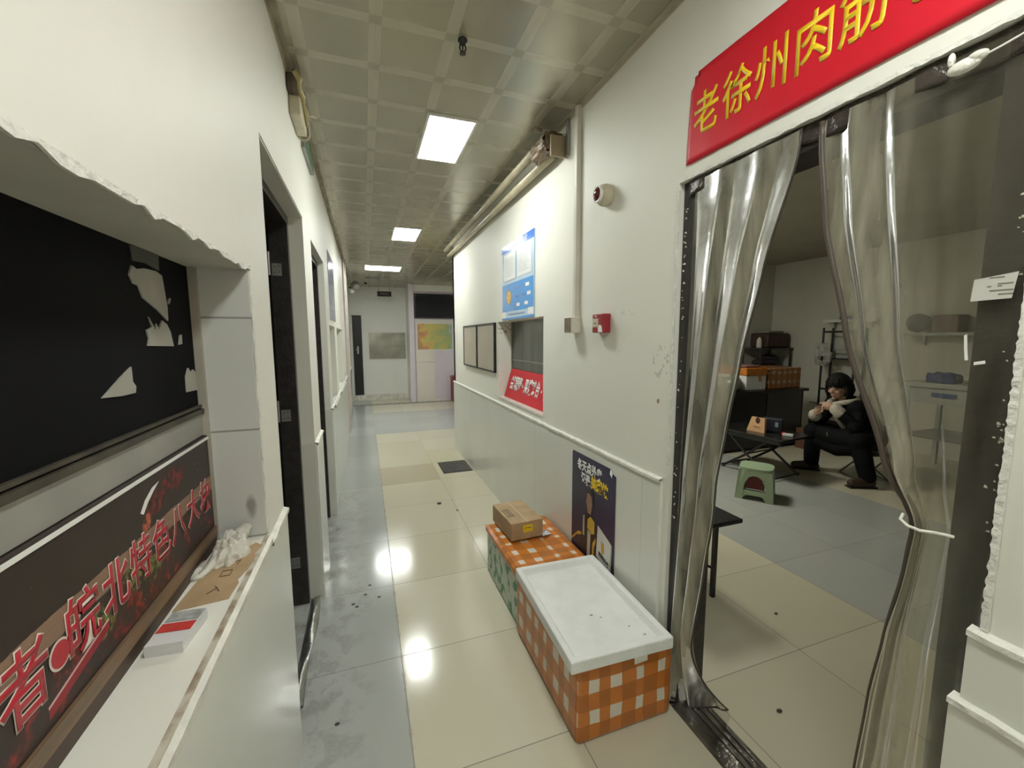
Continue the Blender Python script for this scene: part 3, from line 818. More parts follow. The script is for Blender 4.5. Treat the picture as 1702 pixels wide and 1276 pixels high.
# ------------------------------------------------------------------ left doors
def left_door(n, D, hinge_z, dep):
    root = bpy.data.objects.new('door_%d' % n, None); COL.objects.link(root)
    root.location = (LX - 0.1, D[1], 0); WL[root.name] = Vector(root.location); struct(root)
    x0, x1 = LX - 0.155, LX - dep
    b = MB()
    b.box((x0, D[1] - 0.045, 0), (x1, D[1] - 0.002, D[3]))
    b.box((x0, D[0] + 0.002, 0), (x1, D[0] + 0.040, D[3]))
    b.box((x0, D[0] + 0.040, D[3] - 0.045), (x1, D[1] - 0.045, D[3] - 0.002))
    b.build('frame', M_DARKFR, root)
    b = MB(); b.box((x1 - 0.002, D[0] + 0.04, D[3] - 0.045), (x1 + 0.002, D[1] - 0.044, D[3] - 0.041)); b.build('bright_edge', M_STEEL, root)
    # tiled lower reveal and painted upper reveal on the far side
    b = MB(); b.box((x1, D[1] - 0.006, 0), (LX + 0.002, D[1] + 0.004, WZ)); b.build('reveal_tile', M_WSCR, root)
    # leaf swung fully into the unlit room, hinged on the far jamb
    lf = MB(); lf.box((x0 - 0.80, D[1] - 0.095, 0.01), (x0 - 0.012, D[1] - 0.055, D[3] - 0.05)); lf = lf.build('leaf', M_BLACK, root)
    for z in hinge_z:
        h = MB()
        h.box((x0 - 0.052, D[1] - 0.098, z + 0.004), (x0 - 0.012, D[1] - 0.0945, z + 0.064))
        h.box((x0 + 0.008, D[1] - 0.048, z - 0.05), (x0 + 0.052, D[1] - 0.0445, z + 0.012))
        h.tube([(x0 - 0.002, D[1] - 0.065, z - 0.05), (x0 - 0.002, D[1] - 0.065, z + 0.064)], 0.006, 10)
        h = h.build('hinge', M_STEELD, root)
        s = MB()
        for q in ((x0 + 0.02, z - 0.035), (x0 + 0.04, z - 0.03), (x0 + 0.02, z - 0.005), (x0 + 0.04, z)):
            s.sphere((q[0], D[1] - 0.049, q[1]), 0.003, 8, 6)
        s.build('screw', M_BLACK, h)
    return root
left_door(1, D1, (1.86, 1.10, 0.27), 0.068)
left_door(2, D2, (1.80, 0.30), 0.045)
# soffits
b = MB(); b.box((LX - 0.068, D1[0], D1[3] - 0.004), (LX - 0.001, D1[1], D1[3] + 0.01)); b.box((LX - 0.068, D2[0], D2[3] - 0.004), (LX - 0.001, D2[1], D2[3] + 0.01))
struct(b.build('trim_7', mat('soffit_paint', (0.62, 0.61, 0.55), 0.6, var=0.1)))
# bent metal threshold strip at the first doorway
b = MB()
def strip(u, v):
    y = 1.72 + 0.76 * u
    x = -0.345 + 0.05 * v + 0.006 * math.sin(9 * y) * (v)
    z = 0.004 + 0.020 * math.sin(PI * v) * (0.7 + 0.5 * math.sin(14 * y + 1)) + 0.012 * v * math.sin(7 * y) ** 2
    return (x, y, z)
b.grid(strip, 60, 8)
t = b.build('threshold_strip', mat('crumpled_foil', (0.50, 0.50, 0.47), 0.28, metal=0.9, var=0.3, vscale=14, bump=0.9, bscale=22), smooth=True, solid=0.002)
tag(t, 'crumpled bare metal strip along the foot of the nearest left doorway', 'threshold')

# small left windows with grey reveals
for n, W in ((2, W2), (3, W3)):
    root = bpy.data.objects.new('window_%d' % n, None); COL.objects.link(root); root.location = (LX - 0.12, (W[0] + W[1]) / 2, W[2]); WL[root.name] = Vector(root.location); struct(root)
    b = MB(); b.box((LX - 0.155, W[0], W[2]), (LX - 0.125, W[1], W[2] + 0.03)); b.box((LX - 0.155, W[0], W[3] - 0.03), (LX - 0.125, W[1], W[3])); b.box((LX - 0.155, W[0], W[2]), (LX - 0.125, W[0] + 0.03, W[3])); b.box((LX - 0.155, W[1] - 0.03, W[2]), (LX - 0.125, W[1], W[3])); b.build('frame', M_ALU, root)
    b = MB(); b.box((LX - 0.142, W[0] + 0.03, W[2] + 0.03), (LX - 0.138, W[1] - 0.03, W[3] - 0.03)); b.build('shutter', mat('grey_shutter', (0.42, 0.43, 0.42), 0.35, metal=0.3, var=0.1), root)
    b = MB(); cap(b, LX - 0.02, W[0] - 0.02, W[1] + 0.02, W[2] + 0.004, 0.046, 1); b.build('sill', M_TRIMW, root)
# a poster edge on above the first of them
po = thing('wall_poster', 'pale blue poster seen almost edge-on high on the left wall', 'poster', (LX, 4.4, 1.66))
b = MB(); b.box((LX, 4.10, 1.66), (LX + 0.006, 4.78, 2.27), bevel=0.001); b.build('sheet', mat('pale_blue_print', (0.42, 0.45, 0.62), 0.12, var=0.2, vscale=3), po)
b = MB(); b.box((LX + 0.006, 4.16, 1.74), (LX + 0.0068, 4.72, 2.08)); b.build('printed_panel', mat('pale_print', (0.56, 0.58, 0.70), 0.12, var=0.2, vscale=9), po)
b = MB(); b.box((LX + 0.006, 4.16, 2.13), (LX + 0.0068, 4.72, 2.22)); b.build('header', mat('violet_print', (0.27, 0.25, 0.50), 0.12, var=0.15), po)

# ------------------------------------------------------------------ ceiling lights
M_PANEL = emit('lit_diffuser', (0.97, 1.0, 0.945), LAMP)
def ceiling_light(label, x0, x1, y0, y1, m=M_PANEL):
    t = thing('ceiling_light', label, 'ceiling light', ((x0 + x1) / 2, (y0 + y1) / 2, CZ - 0.012), None)
    b = MB()
    f = 0.012
    for q in (((x0, y0), (x1, y0 + f)), ((x0, y1 - f), (x1, y1)), ((x0, y0 + f), (x0 + f, y1 - f)), ((x1 - f, y0 + f), (x1, y1 - f))):
        b.box((q[0][0], q[0][1], CZ - 0.012), (q[1][0], q[1][1], CZ))
    b.build('frame', M_WHITEP, t)
    b = MB(); b.box((x0 + f, y0 + f, CZ - 0.008), (x1 - f, y1 - f, CZ - 0.002)); b.build('diffuser', m, t)
    return t
ceiling_light('nearest lit white ceiling panel, big and bright above the corridor', 0.372, 0.648, 2.395, 2.985)
ceiling_light('second lit ceiling panel, between the nearest one and the far strip', 0.352, 0.652, 4.84, 5.46)
ceiling_light('farthest ceiling light, a wide glowing strip before the end wall', 0.05, 0.65, 7.45, 7.95)
ceiling_light('lit ceiling panel behind the camera above the left window', 0.36, 0.65, -0.10, 0.50, emit('near_diffuser', (0.97, 1.0, 0.945), 18.5))
ceiling_light('lit ceiling panel farther behind the camera by the near end wall', 0.36, 0.65, -2.3, -1.75, MATS['near_diffuser'])
M_PANEL2 = emit('room_diffuser', (1.0, 0.98, 0.84), LAMP_ROOM)
ceiling_light('ceiling panel in the side room beyond the plastic curtain', 2.35, 2.95, 3.45, 4.05, M_PANEL2)
ceiling_light('ceiling panel in the lobby round the corner', 2.6, 3.2, 7.0, 7.6, emit('lobby_diffuser', (0.96, 0.98, 1.0), 7.0))

# sprinkler
sp = thing('sprinkler_head', 'small black sprinkler hanging from the tiled ceiling', 'sprinkler', (0.426, 1.80, CZ - 0.055))
b = MB(); b.lathe([(0.0, 0.0), (0.018, 0.0), (0.020, -0.006), (0.012, -0.014), (0.009, -0.022), (0, -0.022)], (0.426, 1.80, CZ)); b.build('base', M_BLACK, sp, smooth=True)
b = MB(); b.tube([(0.416, 1.80, CZ - 0.02), (0.412, 1.80, CZ - 0.035), (0.424, 1.80, CZ - 0.052)], 0.0028, 8); b.tube([(0.436, 1.80, CZ - 0.02), (0.440, 1.80, CZ - 0.035), (0.428, 1.80, CZ - 0.052)], 0.0028, 8); b.tube([(0.426, 1.80, CZ - 0.02), (0.426, 1.80, CZ - 0.05)], 0.003, 8); b.build('arms', M_BLACK, sp, smooth=True)
b = MB(); b.lathe([(0, 0), (0.013, 0.0), (0.013, -0.003), (0, -0.003)], (0.426, 1.80, CZ - 0.052)); b.build('deflector', M_BLACK, sp)

# old emergency lamp high on the left wall, with its cords
el = thing('emergency_light', 'yellowed boxy wall fitting with glossy cords at the top of the left wall', 'wall light', (LX + 0.03, 2.38, 2.50))
b = MB(); b.box((LX, 2.25, 2.515), (LX + 0.048, 2.48, 2.60), bevel=0.006); b.build('case', M_CREAMP, el)
b = MB(); b.box((LX + 0.003, 2.20, 2.60), (LX + 0.028, 2.38, 2.668), bevel=0.004); b.build('bracket', mat('brown_bracket', (0.12, 0.085, 0.06), 0.5, var=0.3), el)
M_CORD = mat('amber_cord', (0.50, 0.42, 0.20), 0.15, var=0.2, vscale=30)
b = MB(); b.tube([(LX + 0.035, 2.19, 2.672), (LX + 0.052, 2.22, 2.655), (LX + 0.046, 2.25, 2.63), (LX + 0.056, 2.28, 2.61), (LX + 0.052, 2.33, 2.60), (LX + 0.060, 2.38, 2.585), (LX + 0.056, 2.45, 2.56)], [0.010, 0.015, 0.010, 0.014, 0.010, 0.012, 0.010], 10); b.build('cord', M_CORD, el, smooth=True)
b = MB(); b.tube([(LX + 0.010, 2.50, 2.55)] + [(LX + 0.03 - 0.028 * math.cos(a), 2.50, 2.535 - 0.03 * math.sin(a)) for a in [k * PI / 8 for k in range(9)]] + [(LX + 0.060, 2.48, 2.60)], 0.004, 8); b.tube([(LX + 0.016, 2.51, 2.55)] + [(LX + 0.03 - 0.02 * math.cos(a), 2.51, 2.535 - 0.022 * math.sin(a)) for a in [k * PI / 8 for k in range(9)]], 0.004, 8); b.build('hanging_loop', M_CREAMP, el, smooth=True)
b = MB(); b.tube([(LX + 0.05, 2.47, 2.62), (LX + 0.085, 2.50, 2.63)], 0.007, 8); b.sphere((LX + 0.088, 2.502, 2.63), 0.009, 10, 8); b.build('lamp_arm', M_CREAMP, el, smooth=True)
ex = thing('exit_sign', 'thin green-edged exit plate just beyond the yellowed wall fitting', 'sign', (LX + 0.01, 2.84, 2.53))
b = MB(); b.box((LX, 2.63, 2.525), (LX + 0.022, 3.05, 2.60), bevel=0.003); b.build('case', M_STEELD, ex)
b = MB(); b.box((LX + 0.022, 2.66, 2.533), (LX + 0.024, 3.02, 2.592)); b.build('face', mat('exit_green', (0.03, 0.20, 0.10), 0.3, var=0.1), ex)

# ------------------------------------------------------------------ right wall fittings
def pipe(label, pts, r):
    t = MB(); t.tube(pts, r, 14); o = t.build('insulated_pipe', M_PIPE, smooth=True); return tag(o, label, 'pipe', 'lagged pipes under the ceiling')
M_PIPE = mat('yellowed_pipe_lagging', (0.58, 0.52, 0.36), 0.25, var=0.25, vscale=7, bump=0.2, bscale=20)
pipe('upper of two yellowed lagged pipes under the ceiling on the right', [(RX - 0.095, 2.32, 2.618), (RX - 0.092, 3.6, 2.618), (RX - 0.085, 5.52, 2.612)], 0.026)
pipe('lower of two yellowed lagged pipes, tucked against the right wall', [(RX - 0.050, 2.32, 2.540), (RX - 0.048, 3.6, 2.543), (RX - 0.045, 5.50, 2.548)], 0.025)
tb = thing('pipe_end_wrapping', 'ragged brown tape and plastic bundled round the near pipe ends', 'wrapping', (RX - 0.06, 2.22, 2.54))
M_WRAP = mat('brown_wrap', (0.26, 0.18, 0.11), 0.25, var=0.45, vscale=18, bump=0.9, bscale=40)
b = MB()
def wrap(u, v):
    a = 2 * PI * u; w = 1 + 0.10 * math.sin(5 * a + 9 * v) + 0.08 * math.sin(11 * a - 4 * v)
    return (RX - 0.072 + 0.062 * w * math.cos(a), 2.26 + 0.20 * v, 2.588 + 0.056 * w * math.sin(a))
b.grid(wrap, 40, 12); b.box((RX - 0.118, 2.26, 2.55), (RX - 0.012, 2.285, 2.64)); b.build('bundle', M_WRAP, tb, smooth=True)
b = MB()
for k in range(9):
    y = 2.27 + 0.024 * k; x = RX - 0.125 + random.uniform(0, 0.10)
    b = MB(); b.tube([(x, y, 2.60), (x - 0.008, y + 0.01, 2.56), (x + random.uniform(-0.02, 0.02), y + random.uniform(-0.02, 0.03), 2.555 - random.uniform(0.01, 0.03))], [0.007, 0.005, 0.002], 6); b.build('hanging_shred', M_WRAP, tb, smooth=True)
b = MB(); b.tube([(RX - 0.135, 2.28, 2.650), (RX - 0.175, 2.28, 2.652)], 0.010, 8)
b.build('loose_end', M_WRAP, tb, smooth=True)
b = MB(); b.box((RX - 0.10, 2.225, 2.50), (RX - 0.001, 2.240, 2.61)); b.build('end_plate', mat('tan_board', (0.36, 0.28, 0.18), 0.6, var=0.2), tb)
hb = MB(); hb.box((RX - 0.016, 2.190, 2.50), (RX - 0.001, 2.212, 2.69)); hb = hb.build('pipe_hanger', M_STEELD); tag(hb, 'short slotted metal strap holding the pipe ends to the right wall', 'bracket')

cd = thing('surface_conduit', 'vertical white cable channel with a square box on the right wall', 'conduit', (RX, 2.07, 1.51))
b = MB(); b.box((RX - 0.028, 2.055, 1.60), (RX, 2.085, CZ - 0.005), bevel=0.003); b.build('channel', mat('cable_channel', (0.70, 0.66, 0.58), 0.4, var=0.15, vscale=5), cd)
b = MB(); b.box((RX - 0.060, 2.035, 1.515), (RX, 2.12, 1.602), bevel=0.004); b.build('junction_box', mat('channel_box', (0.70, 0.66, 0.57), 0.4, var=0.15, vscale=9), cd)
b = MB(); b.box((RX - 0.0625, 2.042, 1.520), (RX - 0.060, 2.113, 1.597)); b.build('box_face', mat('brown_box_face', (0.24, 0.19, 0.13), 0.5, var=0.35, vscale=20), cd)

al = thing('fire_alarm_horn', 'round cream wall alarm with a dark red lens', 'alarm', (RX - 0.03, 1.785, 2.10))
R90 = Matrix(((0, 0, -1), (0, 1, 0), (1, 0, 0)))
b = MB(); b.lathe([(0, 0), (0.044, 0), (0.050, 0.006), (0.050, 0.030), (0.044, 0.045), (0.036, 0.052), (0, 0.052)], (RX, 1.785, 2.158), 32, R90); b.build('body', mat('cream_alarm_body', (0.62, 0.56, 0.42), 0.35, var=0.15, vscale=20), al, smooth=True)
b = MB(); b.lathe([(0.036, 0.050), (0.038, 0.062), (0.031, 0.066), (0.031, 0.052)], (RX, 1.785, 2.158), 32, R90); b.build('lens_ring', M_WHITEP, al, smooth=True)
b = MB(); b.lathe([(0.031, 0.054), (0.029, 0.064), (0.018, 0.074), (0, 0.078)], (RX, 1.785, 2.158), 32, R90); b.build('lens', mat('dark_red_lens', (0.10, 0.010, 0.014), 0.08), al, smooth=True)

cp = thing('fire_call_point', 'small red fire call point with a white square on the right wall', 'fire alarm', (RX - 0.02, 1.79, 1.51))
b = MB(); b.box((RX - 0.042, 1.742, 1.513), (RX, 1.845, 1.604), bevel=0.005); b.build('case', mat('call_point_red', (0.34, 0.022, 0.030), 0.35, var=0.1), cp)
b = MB(); b.box((RX - 0.044, 1.787, 1.540), (RX - 0.042, 1.838, 1.582)); b.build('break_plate', mat('call_point_plate', (0.66, 0.58, 0.45), 0.4, var=0.12, vscale=40), cp)
b = MB(); b.poly([(RX - 0.0448, 1.824, 1.562), (RX - 0.0448, 1.830, 1.559), (RX - 0.0448, 1.824, 1.556)], (0.0008, 0, 0)); b.poly([(RX - 0.0448, 1.800, 1.562), (RX - 0.0448, 1.794, 1.559), (RX - 0.0448, 1.800, 1.556)], (0.0008, 0, 0)); b.box((RX - 0.0448, 1.809, 1.556), (RX - 0.044, 1.815, 1.563)); b.build('pictogram', M_BLACK, cp)
b = MB(); b.poly([(RX - 0.0435, 1.748, 1.515), (RX - 0.0435, 1.756, 1.545), (RX - 0.0435, 1.776, 1.552), (RX - 0.0435, 1.790, 1.538), (RX - 0.0435, 1.786, 1.516)], (0.001, 0, 0)); b.build('white_tag', M_WHITE, cp)
text_obj('lettering', 'FIRE', M_WHITE, cp, (RX - 0.0425, 1.81, 1.593), (0, -1, 0), (0, 0, 1), 0.011, w=1.1, depth=0.0006)

# blue notice board
nb = thing('notice_board', 'blue and white public notice board above the red-bannered hatch', 'notice board', (RX, 3.04, 1.635))
by0, by1, bz0, bz1 = 2.69, 3.39, 1.636, 2.228
bx = RX - 0.008
b = MB(); b.box((bx, by0, bz0), (RX, by1, bz1), bevel=0.001); b.build('board', mat('notice_pale_blue', (0.50, 0.66, 0.80), 0.16, var=0.05), nb)
M_NBLUE = mat('notice_blue', (0.055, 0.30, 0.72), 0.16, var=0.06)
b = MB(); b.box((bx - 0.0008, by0, 2.172), (bx, by1, bz1)); b.build('header', mat('header_blue', (0.045, 0.20, 0.72), 0.14, var=0.05), nb)
b = MB(); b.box((bx - 0.0008, by0 + 0.006, 1.70), (bx, by1 - 0.006, 1.918)); b.build('lower_panel', M_NBLUE, nb)
b = MB(); b.box((bx - 0.0008, by0, bz0), (bx, by1, 1.652)); b.build('bottom_band', M_NBLUE, nb)
text_obj('title', '食品安全公示栏', M_WHITE, nb, (bx - 0.0010, 3.0, 2.199), (0, -1, 0), (0, 0, 1), 0.040, w=1.25, bold=0.01, depth=0.0006, spacing=1.15)
M_PAPERS = mat('notice_paper', (0.70, 0.72, 0.70), 0.3, var=0.1, vscale=10)
for (ya, yb, za, zb) in ((3.06, 3.335, 1.948, 2.155), (2.735, 3.02, 1.948, 2.155)):
    p = MB(); p.box((bx - 0.0016, ya, za), (bx - 0.0003, yb, zb)); p = p.build('certificate', M_PAPERS, nb)
    q = MB()
    for k in range(9):
        z = zb - 0.04 - k * 0.017; e = random.uniform(0.03, 0.10)
        q.box((bx - 0.0020, ya + e, z), (bx - 0.0016, yb - 0.025, z + 0.004))
    q.build('print_lines', mat('notice_grey_print', (0.40, 0.43, 0.46), 0.4), p)
b = MB()
fr = ((3.055, 3.34, 1.943, 1.948), (3.055, 3.34, 2.155, 2.160), (3.055, 3.06, 1.943, 2.16), (3.335, 3.34, 1.943, 2.16))
for ya, yb, za, zb in fr: b.box((bx - 0.002, ya, za), (bx - 0.0003, yb, zb))
b.build('certificate_frame', mat('certificate_edge', (0.30, 0.30, 0.34), 0.3), nb)
b = MB(); b.poly([(bx - 0.0014, 3.22 + 0.056 * math.cos(k * PI / 16), 1.812 + 0.058 * math.sin(k * PI / 16)) for k in range(32)], (0.0006, 0, 0)); b.build('smile_ring', mat('ring_brown', (0.42, 0.26, 0.12), 0.3), nb)
b = MB(); b.poly([(bx - 0.0020, 3.22 + 0.048 * math.cos(k * PI / 16), 1.812 + 0.050 * math.sin(k * PI / 16)) for k in range(32)], (0.0006, 0, 0)); b.build('smile_face', mat('smile_yellow', (0.85, 0.52, 0.08), 0.3, var=0.1), nb)
b = MB()
for yy in (3.238, 3.202): b.poly([(bx - 0.0025, yy + 0.005 * math.cos(k * PI / 5), 1.824 + 0.006 * math.sin(k * PI / 5)) for k in range(10)], (0.0005, 0, 0))
for k in range(8):
    a0 = PI + PI * (0.15 + 0.7 * k / 8); a1 = PI + PI * (0.15 + 0.7 * (k + 1) / 8)
    b.poly([(bx - 0.0025, 3.22 + r * math.cos(a), 1.812 + r * math.sin(a)) for a, r in ((a0, 0.024), (a1, 0.024), (a1, 0.029), (a0, 0.029))], (0.0005, 0, 0))
b.build('smile_features', mat('smile_brown', (0.30, 0.14, 0.03), 0.4), nb)
b = MB(); c2 = MB()
for (y, z, w_) in ((3.06, 1.868, 0.09), (2.90, 1.868, 0.03), (3.06, 1.805, 0.06), (2.92, 1.805, 0.07), (3.06, 1.745, 0.05), (2.86, 1.745, 0.05)):
    for k in range(int(w_ / 0.012)):
        b.box((bx - 0.0012, y - k * 0.014 - 0.010, z - 0.006), (bx - 0.0006, y - k * 0.014, z + 0.006))
for (y, z) in ((2.83, 1.872), (2.80, 1.808), (3.02, 1.742), (2.85, 1.742)):
    c2 = MB(); c2.box((bx - 0.0014, y - 0.05, z - 0.012), (bx - 0.0008, y + 0.02, z + 0.012)); c2.build('white_field', M_WHITE, nb)
b.build('print_lines', mat('notice_dark_print', (0.16, 0.16, 0.30), 0.4), nb)
b = MB(); b.box((bx - 0.0014, 2.70, 1.656), (bx - 0.0006, 2.80, 1.705)); b.build('white_corner_sticker', M_WHITE, nb)
b = MB(); b.box((bx - 0.0014, 3.30, 1.650), (bx - 0.0006, 3.388, 1.70)); b.build('white_corner_sticker', M_WHITE, nb)
b = MB(); b.box((bx - 0.0012, 2.87, 1.668), (bx - 0.0006, 3.24, 1.680)); b.build('footer_print', mat('footer_grey', (0.20, 0.27, 0.42), 0.4), nb)

# right hand hatch with steel shutter and red banner
w4 = bpy.data.objects.new('window_4', None); COL.objects.link(w4); w4.location = (RX + 0.1, 3.04, 0.962); WL['window_4'] = Vector(w4.location); struct(w4)
b = MB(); b.box((RX + 0.128, 2.545, 1.155), (RX + 0.145, 3.535, 1.628)); b.box((RX + 0.122, 2.545, 0.962), (RX + 0.145, 3.535, 1.142)); b.box((RX + 0.13, 2.545, 1.142), (RX + 0.145, 3.535, 1.155)); b.build('shutter', mat('dark_hatch_steel', (0.20, 0.205, 0.19), 0.28, metal=0.7, var=0.35, vscale=3, stretch=(1, 3, 0.3), bump=0.1, bscale=6), w4)
b = MB(); b.box((RX + 0.12, 3.518, 0.962), (RX + 0.15, 3.535, 1.628)); b.box((RX + 0.12, 2.545, 1.290), (RX + 0.15, 3.535, 1.300)); b.build('frame', M_STEELD, w4)
b = MB(); b.box((RX - 0.004, 2.545, 0.950), (RX + 0.12, 3.535, 0.966)); b.build('sill', M_TRIMW, w4)
rb = thing('hatch_banner', 'red banner with white lettering leaning inside the right wall hatch', 'banner', (RX + 0.10, 3.04, 0.967))
b = MB(); b.poly([(RX + 0.050, 2.30 + 0.25, 0.967), (RX + 0.050, 3.525, 0.967), (RX + 0.117, 3.515, 1.215), (RX + 0.117, 2.55, 1.215)], (0.003, 0, 0.001)); b.build('sheet', M_RED, rb)
_up = Vector((0.067, 0, 0.248)).normalized()
for ch, y, s in (('会', 3.405, 1), ('料', 3.335, 1), ('思', 3.275, 1), ('壶', 3.21, 1), ('果', 3.07, 1), ('馍', 2.99, 1), ('鸡', 2.915, 1), ('台', 2.835, 1), ('乡', 2.665, 1.1)):
    text_obj('lettering', ch, M_WHITE, rb, (RX + 0.0815, y, 1.092), (0, -1, 0), _up, 0.125 * s, w=0.62, bold=0.035, depth=0.001)
for y in (3.145, 2.76):
    b = MB(); b.obox((RX + 0.0815, y, 1.095), (0.002, 0.014, 0.022), Matrix.Rotation(0.26, 3, 'Y')); b.build('dot', M_WHITE, rb)

# two framed cover boards left of it
M_BOARD = mat('beige_board', (0.50, 0.45, 0.36), 0.5, var=0.12, vscale=3)
for (lab, ya, yb) in (('narrow-looking beige cover board, farther of two framed in black', 4.225, 4.825), ('beige cover board framed in black, nearer the red-bannered hatch', 3.595, 4.205)):
    t = thing('cover_board', lab, 'panel', (RX, (ya + yb) / 2, 1.17), 'framed cover boards on the right wall')
    b = MB(); b.box((RX - 0.018, ya + 0.012, 1.187), (RX, yb - 0.012, 1.611)); b.build('board', M_BOARD, t)
    b = MB()
    for q in ((ya, ya + 0.014, 1.172, 1.626), (yb - 0.014, yb, 1.172, 1.626), (ya + 0.014, yb - 0.014, 1.172, 1.187), (ya + 0.014, yb - 0.014, 1.611, 1.626)):
        b.box((RX - 0.024, q[0], q[2]), (RX, q[1], q[3]))
    b.build('frame', M_BLACK, t)

# delivery poster on the wainscot
PX = RX - 0.0135
pp = thing('delivery_poster', 'dark blue courier poster with a peeling corner behind the foam boxes', 'poster', (PX, 1.86, 0.28))
b = MB()
b.poly([(PX, 2.085, 0.24), (PX, 1.645, 0.24), (PX, 1.645, 0.826), (PX, 1.672, 0.834), (PX, 1.690, 0.852), (PX, 2.075, 0.85), (PX, 2.085, 0.84)], (-0.0012, 0, 0))
b.build('sheet', mat('poster_navy', (0.016, 0.020, 0.042), 0.35, col2=(0.032, 0.028, 0.075), vscale=2.5), pp)
b = MB(); b.poly([(PX - 0.0012, 1.672, 0.834), (PX - 0.0012, 1.690, 0.852), (PX - 0.028, 1.655, 0.842), (PX - 0.022, 1.648, 0.822)], (-0.001, 0, 0)); b.build('curled_corner', M_WHITE, pp)
text_obj('headline', '冬天点外卖', M_WHITE, pp, (PX - 0.0016, 1.895, 0.785), (0, -1, 0), (0, 0, 1), 0.064, w=0.80, bold=0.035, depth=0.0008)
text_obj('headline', '还是', M_WHITE, pp, (PX - 0.0016, 1.93, 0.718), (0, -1, 0), (0, 0, 1), 0.062, w=0.78, bold=0.035, depth=0.0008)
text_obj('headline', '美团快', M_YEL, pp, (PX - 0.0016, 1.79, 0.720), (0, -1, 0), (0, 0, 1), 0.070, w=0.80, bold=0.045, depth=0.0008)
def pshape(name, pts, m, lay):
    b = MB(); b.poly([(PX - 0.0013 - lay, y, z) for y, z in pts], (-0.0005, 0, 0)); return b.build(name, m, pp)
M_PYEL = mat('courier_yellow', (0.62, 0.42, 0.05), 0.4, var=0.25, vscale=30)
M_PDK = mat('courier_dark', (0.022, 0.02, 0.025), 0.4, var=0.3)
M_PSK = mat('printed_skin', (0.34, 0.20, 0.14), 0.4, var=0.15, vscale=30)
M_PCRM = mat('printed_cream', (0.55, 0.50, 0.40), 0.4, var=0.2, vscale=30)
pshape('courier_picture', [(2.0, 0.24), (1.985, 0.40), (1.95, 0.515), (1.90, 0.545), (1.86, 0.545), (1.82, 0.51), (1.79, 0.44), (1.78, 0.24)], M_PDK, 0)
pshape('courier_face', [(1.918, 0.60), (1.912, 0.648), (1.885, 0.665), (1.858, 0.65), (1.856, 0.60), (1.868, 0.545), (1.90, 0.545)], M_PSK, 0.0006)
pshape('courier_hair', [(1.915, 0.645), (1.905, 0.675), (1.87, 0.685), (1.845, 0.665), (1.842, 0.61), (1.855, 0.60), (1.862, 0.645), (1.89, 0.66)], M_PDK, 0.0012)
pshape('courier_vest', [(1.905, 0.46), (1.90, 0.51), (1.87, 0.535), (1.83, 0.52), (1.83, 0.455), (1.86, 0.44)], M_PYEL, 0.0006)
pshape('courier_stripe', [(1.955, 0.40), (1.95, 0.51), (1.935, 0.52), (1.935, 0.40)], M_PCRM, 0.0006)
pshape('courier_stripe', [(1.905, 0.26), (1.90, 0.45), (1.868, 0.44), (1.875, 0.26)], M_PCRM, 0.0006)
pshape('courier_stripe', [(1.855, 0.29), (1.845, 0.40), (1.815, 0.44), (1.815, 0.415), (1.83, 0.38), (1.835, 0.29)], M_PYEL, 0.0007)
pshape('courier_arm', [(2.08, 0.33), (2.0, 0.40), (1.97, 0.405), (1.97, 0.39), (2.02, 0.37), (2.08, 0.315)], M_PYEL, 0.0007)
pshape('bicycle_picture', [(1.79, 0.50), (1.76, 0.51), (1.735, 0.47), (1.71, 0.46), (1.715, 0.43), (1.77, 0.44)], M_PCRM, 0.0004)
pshape('delivery_bag', [(1.808, 0.35), (1.795, 0.52), (1.672, 0.475), (1.685, 0.29)], mat('printed_bag_white', (0.68, 0.67, 0.64), 0.4, var=0.08), 0.0012)
pshape('bag_emblem', [(1.76, 0.43), (1.757, 0.455), (1.745, 0.445), (1.735, 0.45), (1.732, 0.43), (1.728, 0.40), (1.745, 0.385), (1.757, 0.395)], M_PYEL, 0.0018)
pshape('bag_side', [(1.672, 0.475), (1.685, 0.29), (1.672, 0.28), (1.662, 0.47)], M_PCRM, 0.0012)
text_obj('bag_lettering', '美团外卖', M_PDK, pp, (PX - 0.0032, 1.735, 0.362), (0, -1, -0.28), (0, 0, 1), 0.028, w=0.9, bold=0.03, depth=0.0004)

# big red banner above the curtained doorway
BX = RX - 0.003
bn = thing('door_banner', 'wide red banner with yellow lettering above the plastic-curtained doorway', 'banner', (BX, 0.7, 2.10))
b = MB()
def ban(u, v):
    y = 1.270 - 1.25 * u; z = 2.100 + 0.294 * v
    if u < 0.03: y -= 0.010 * (1 - math.cos(v * 2)) ; 
    if u < 0.03 and v > 0.9: y -= 0.012; z -= 0.010
    return (BX - 0.0010 - 0.0010 * math.sin(9 * y + 3 * z) ** 2 - 0.0004 * math.sin(31 * y) ** 2, y, z)
b.grid(ban, 90, 12); b.build('sheet', M_RED, bn, smooth=True, solid=0.001)
for ch, y in (('老', 1.186), ('徐', 1.063), ('州', 0.945), ('肉', 0.828), ('筋', 0.715), ('老', 0.600), ('店', 0.485)):
    text_obj('lettering', ch, M_YEL, bn, (BX - 0.0032, y, 2.236), (0, -1, 0), (0, 0, 1), 0.146, w=0.77, bold=0.012, depth=0.0005)

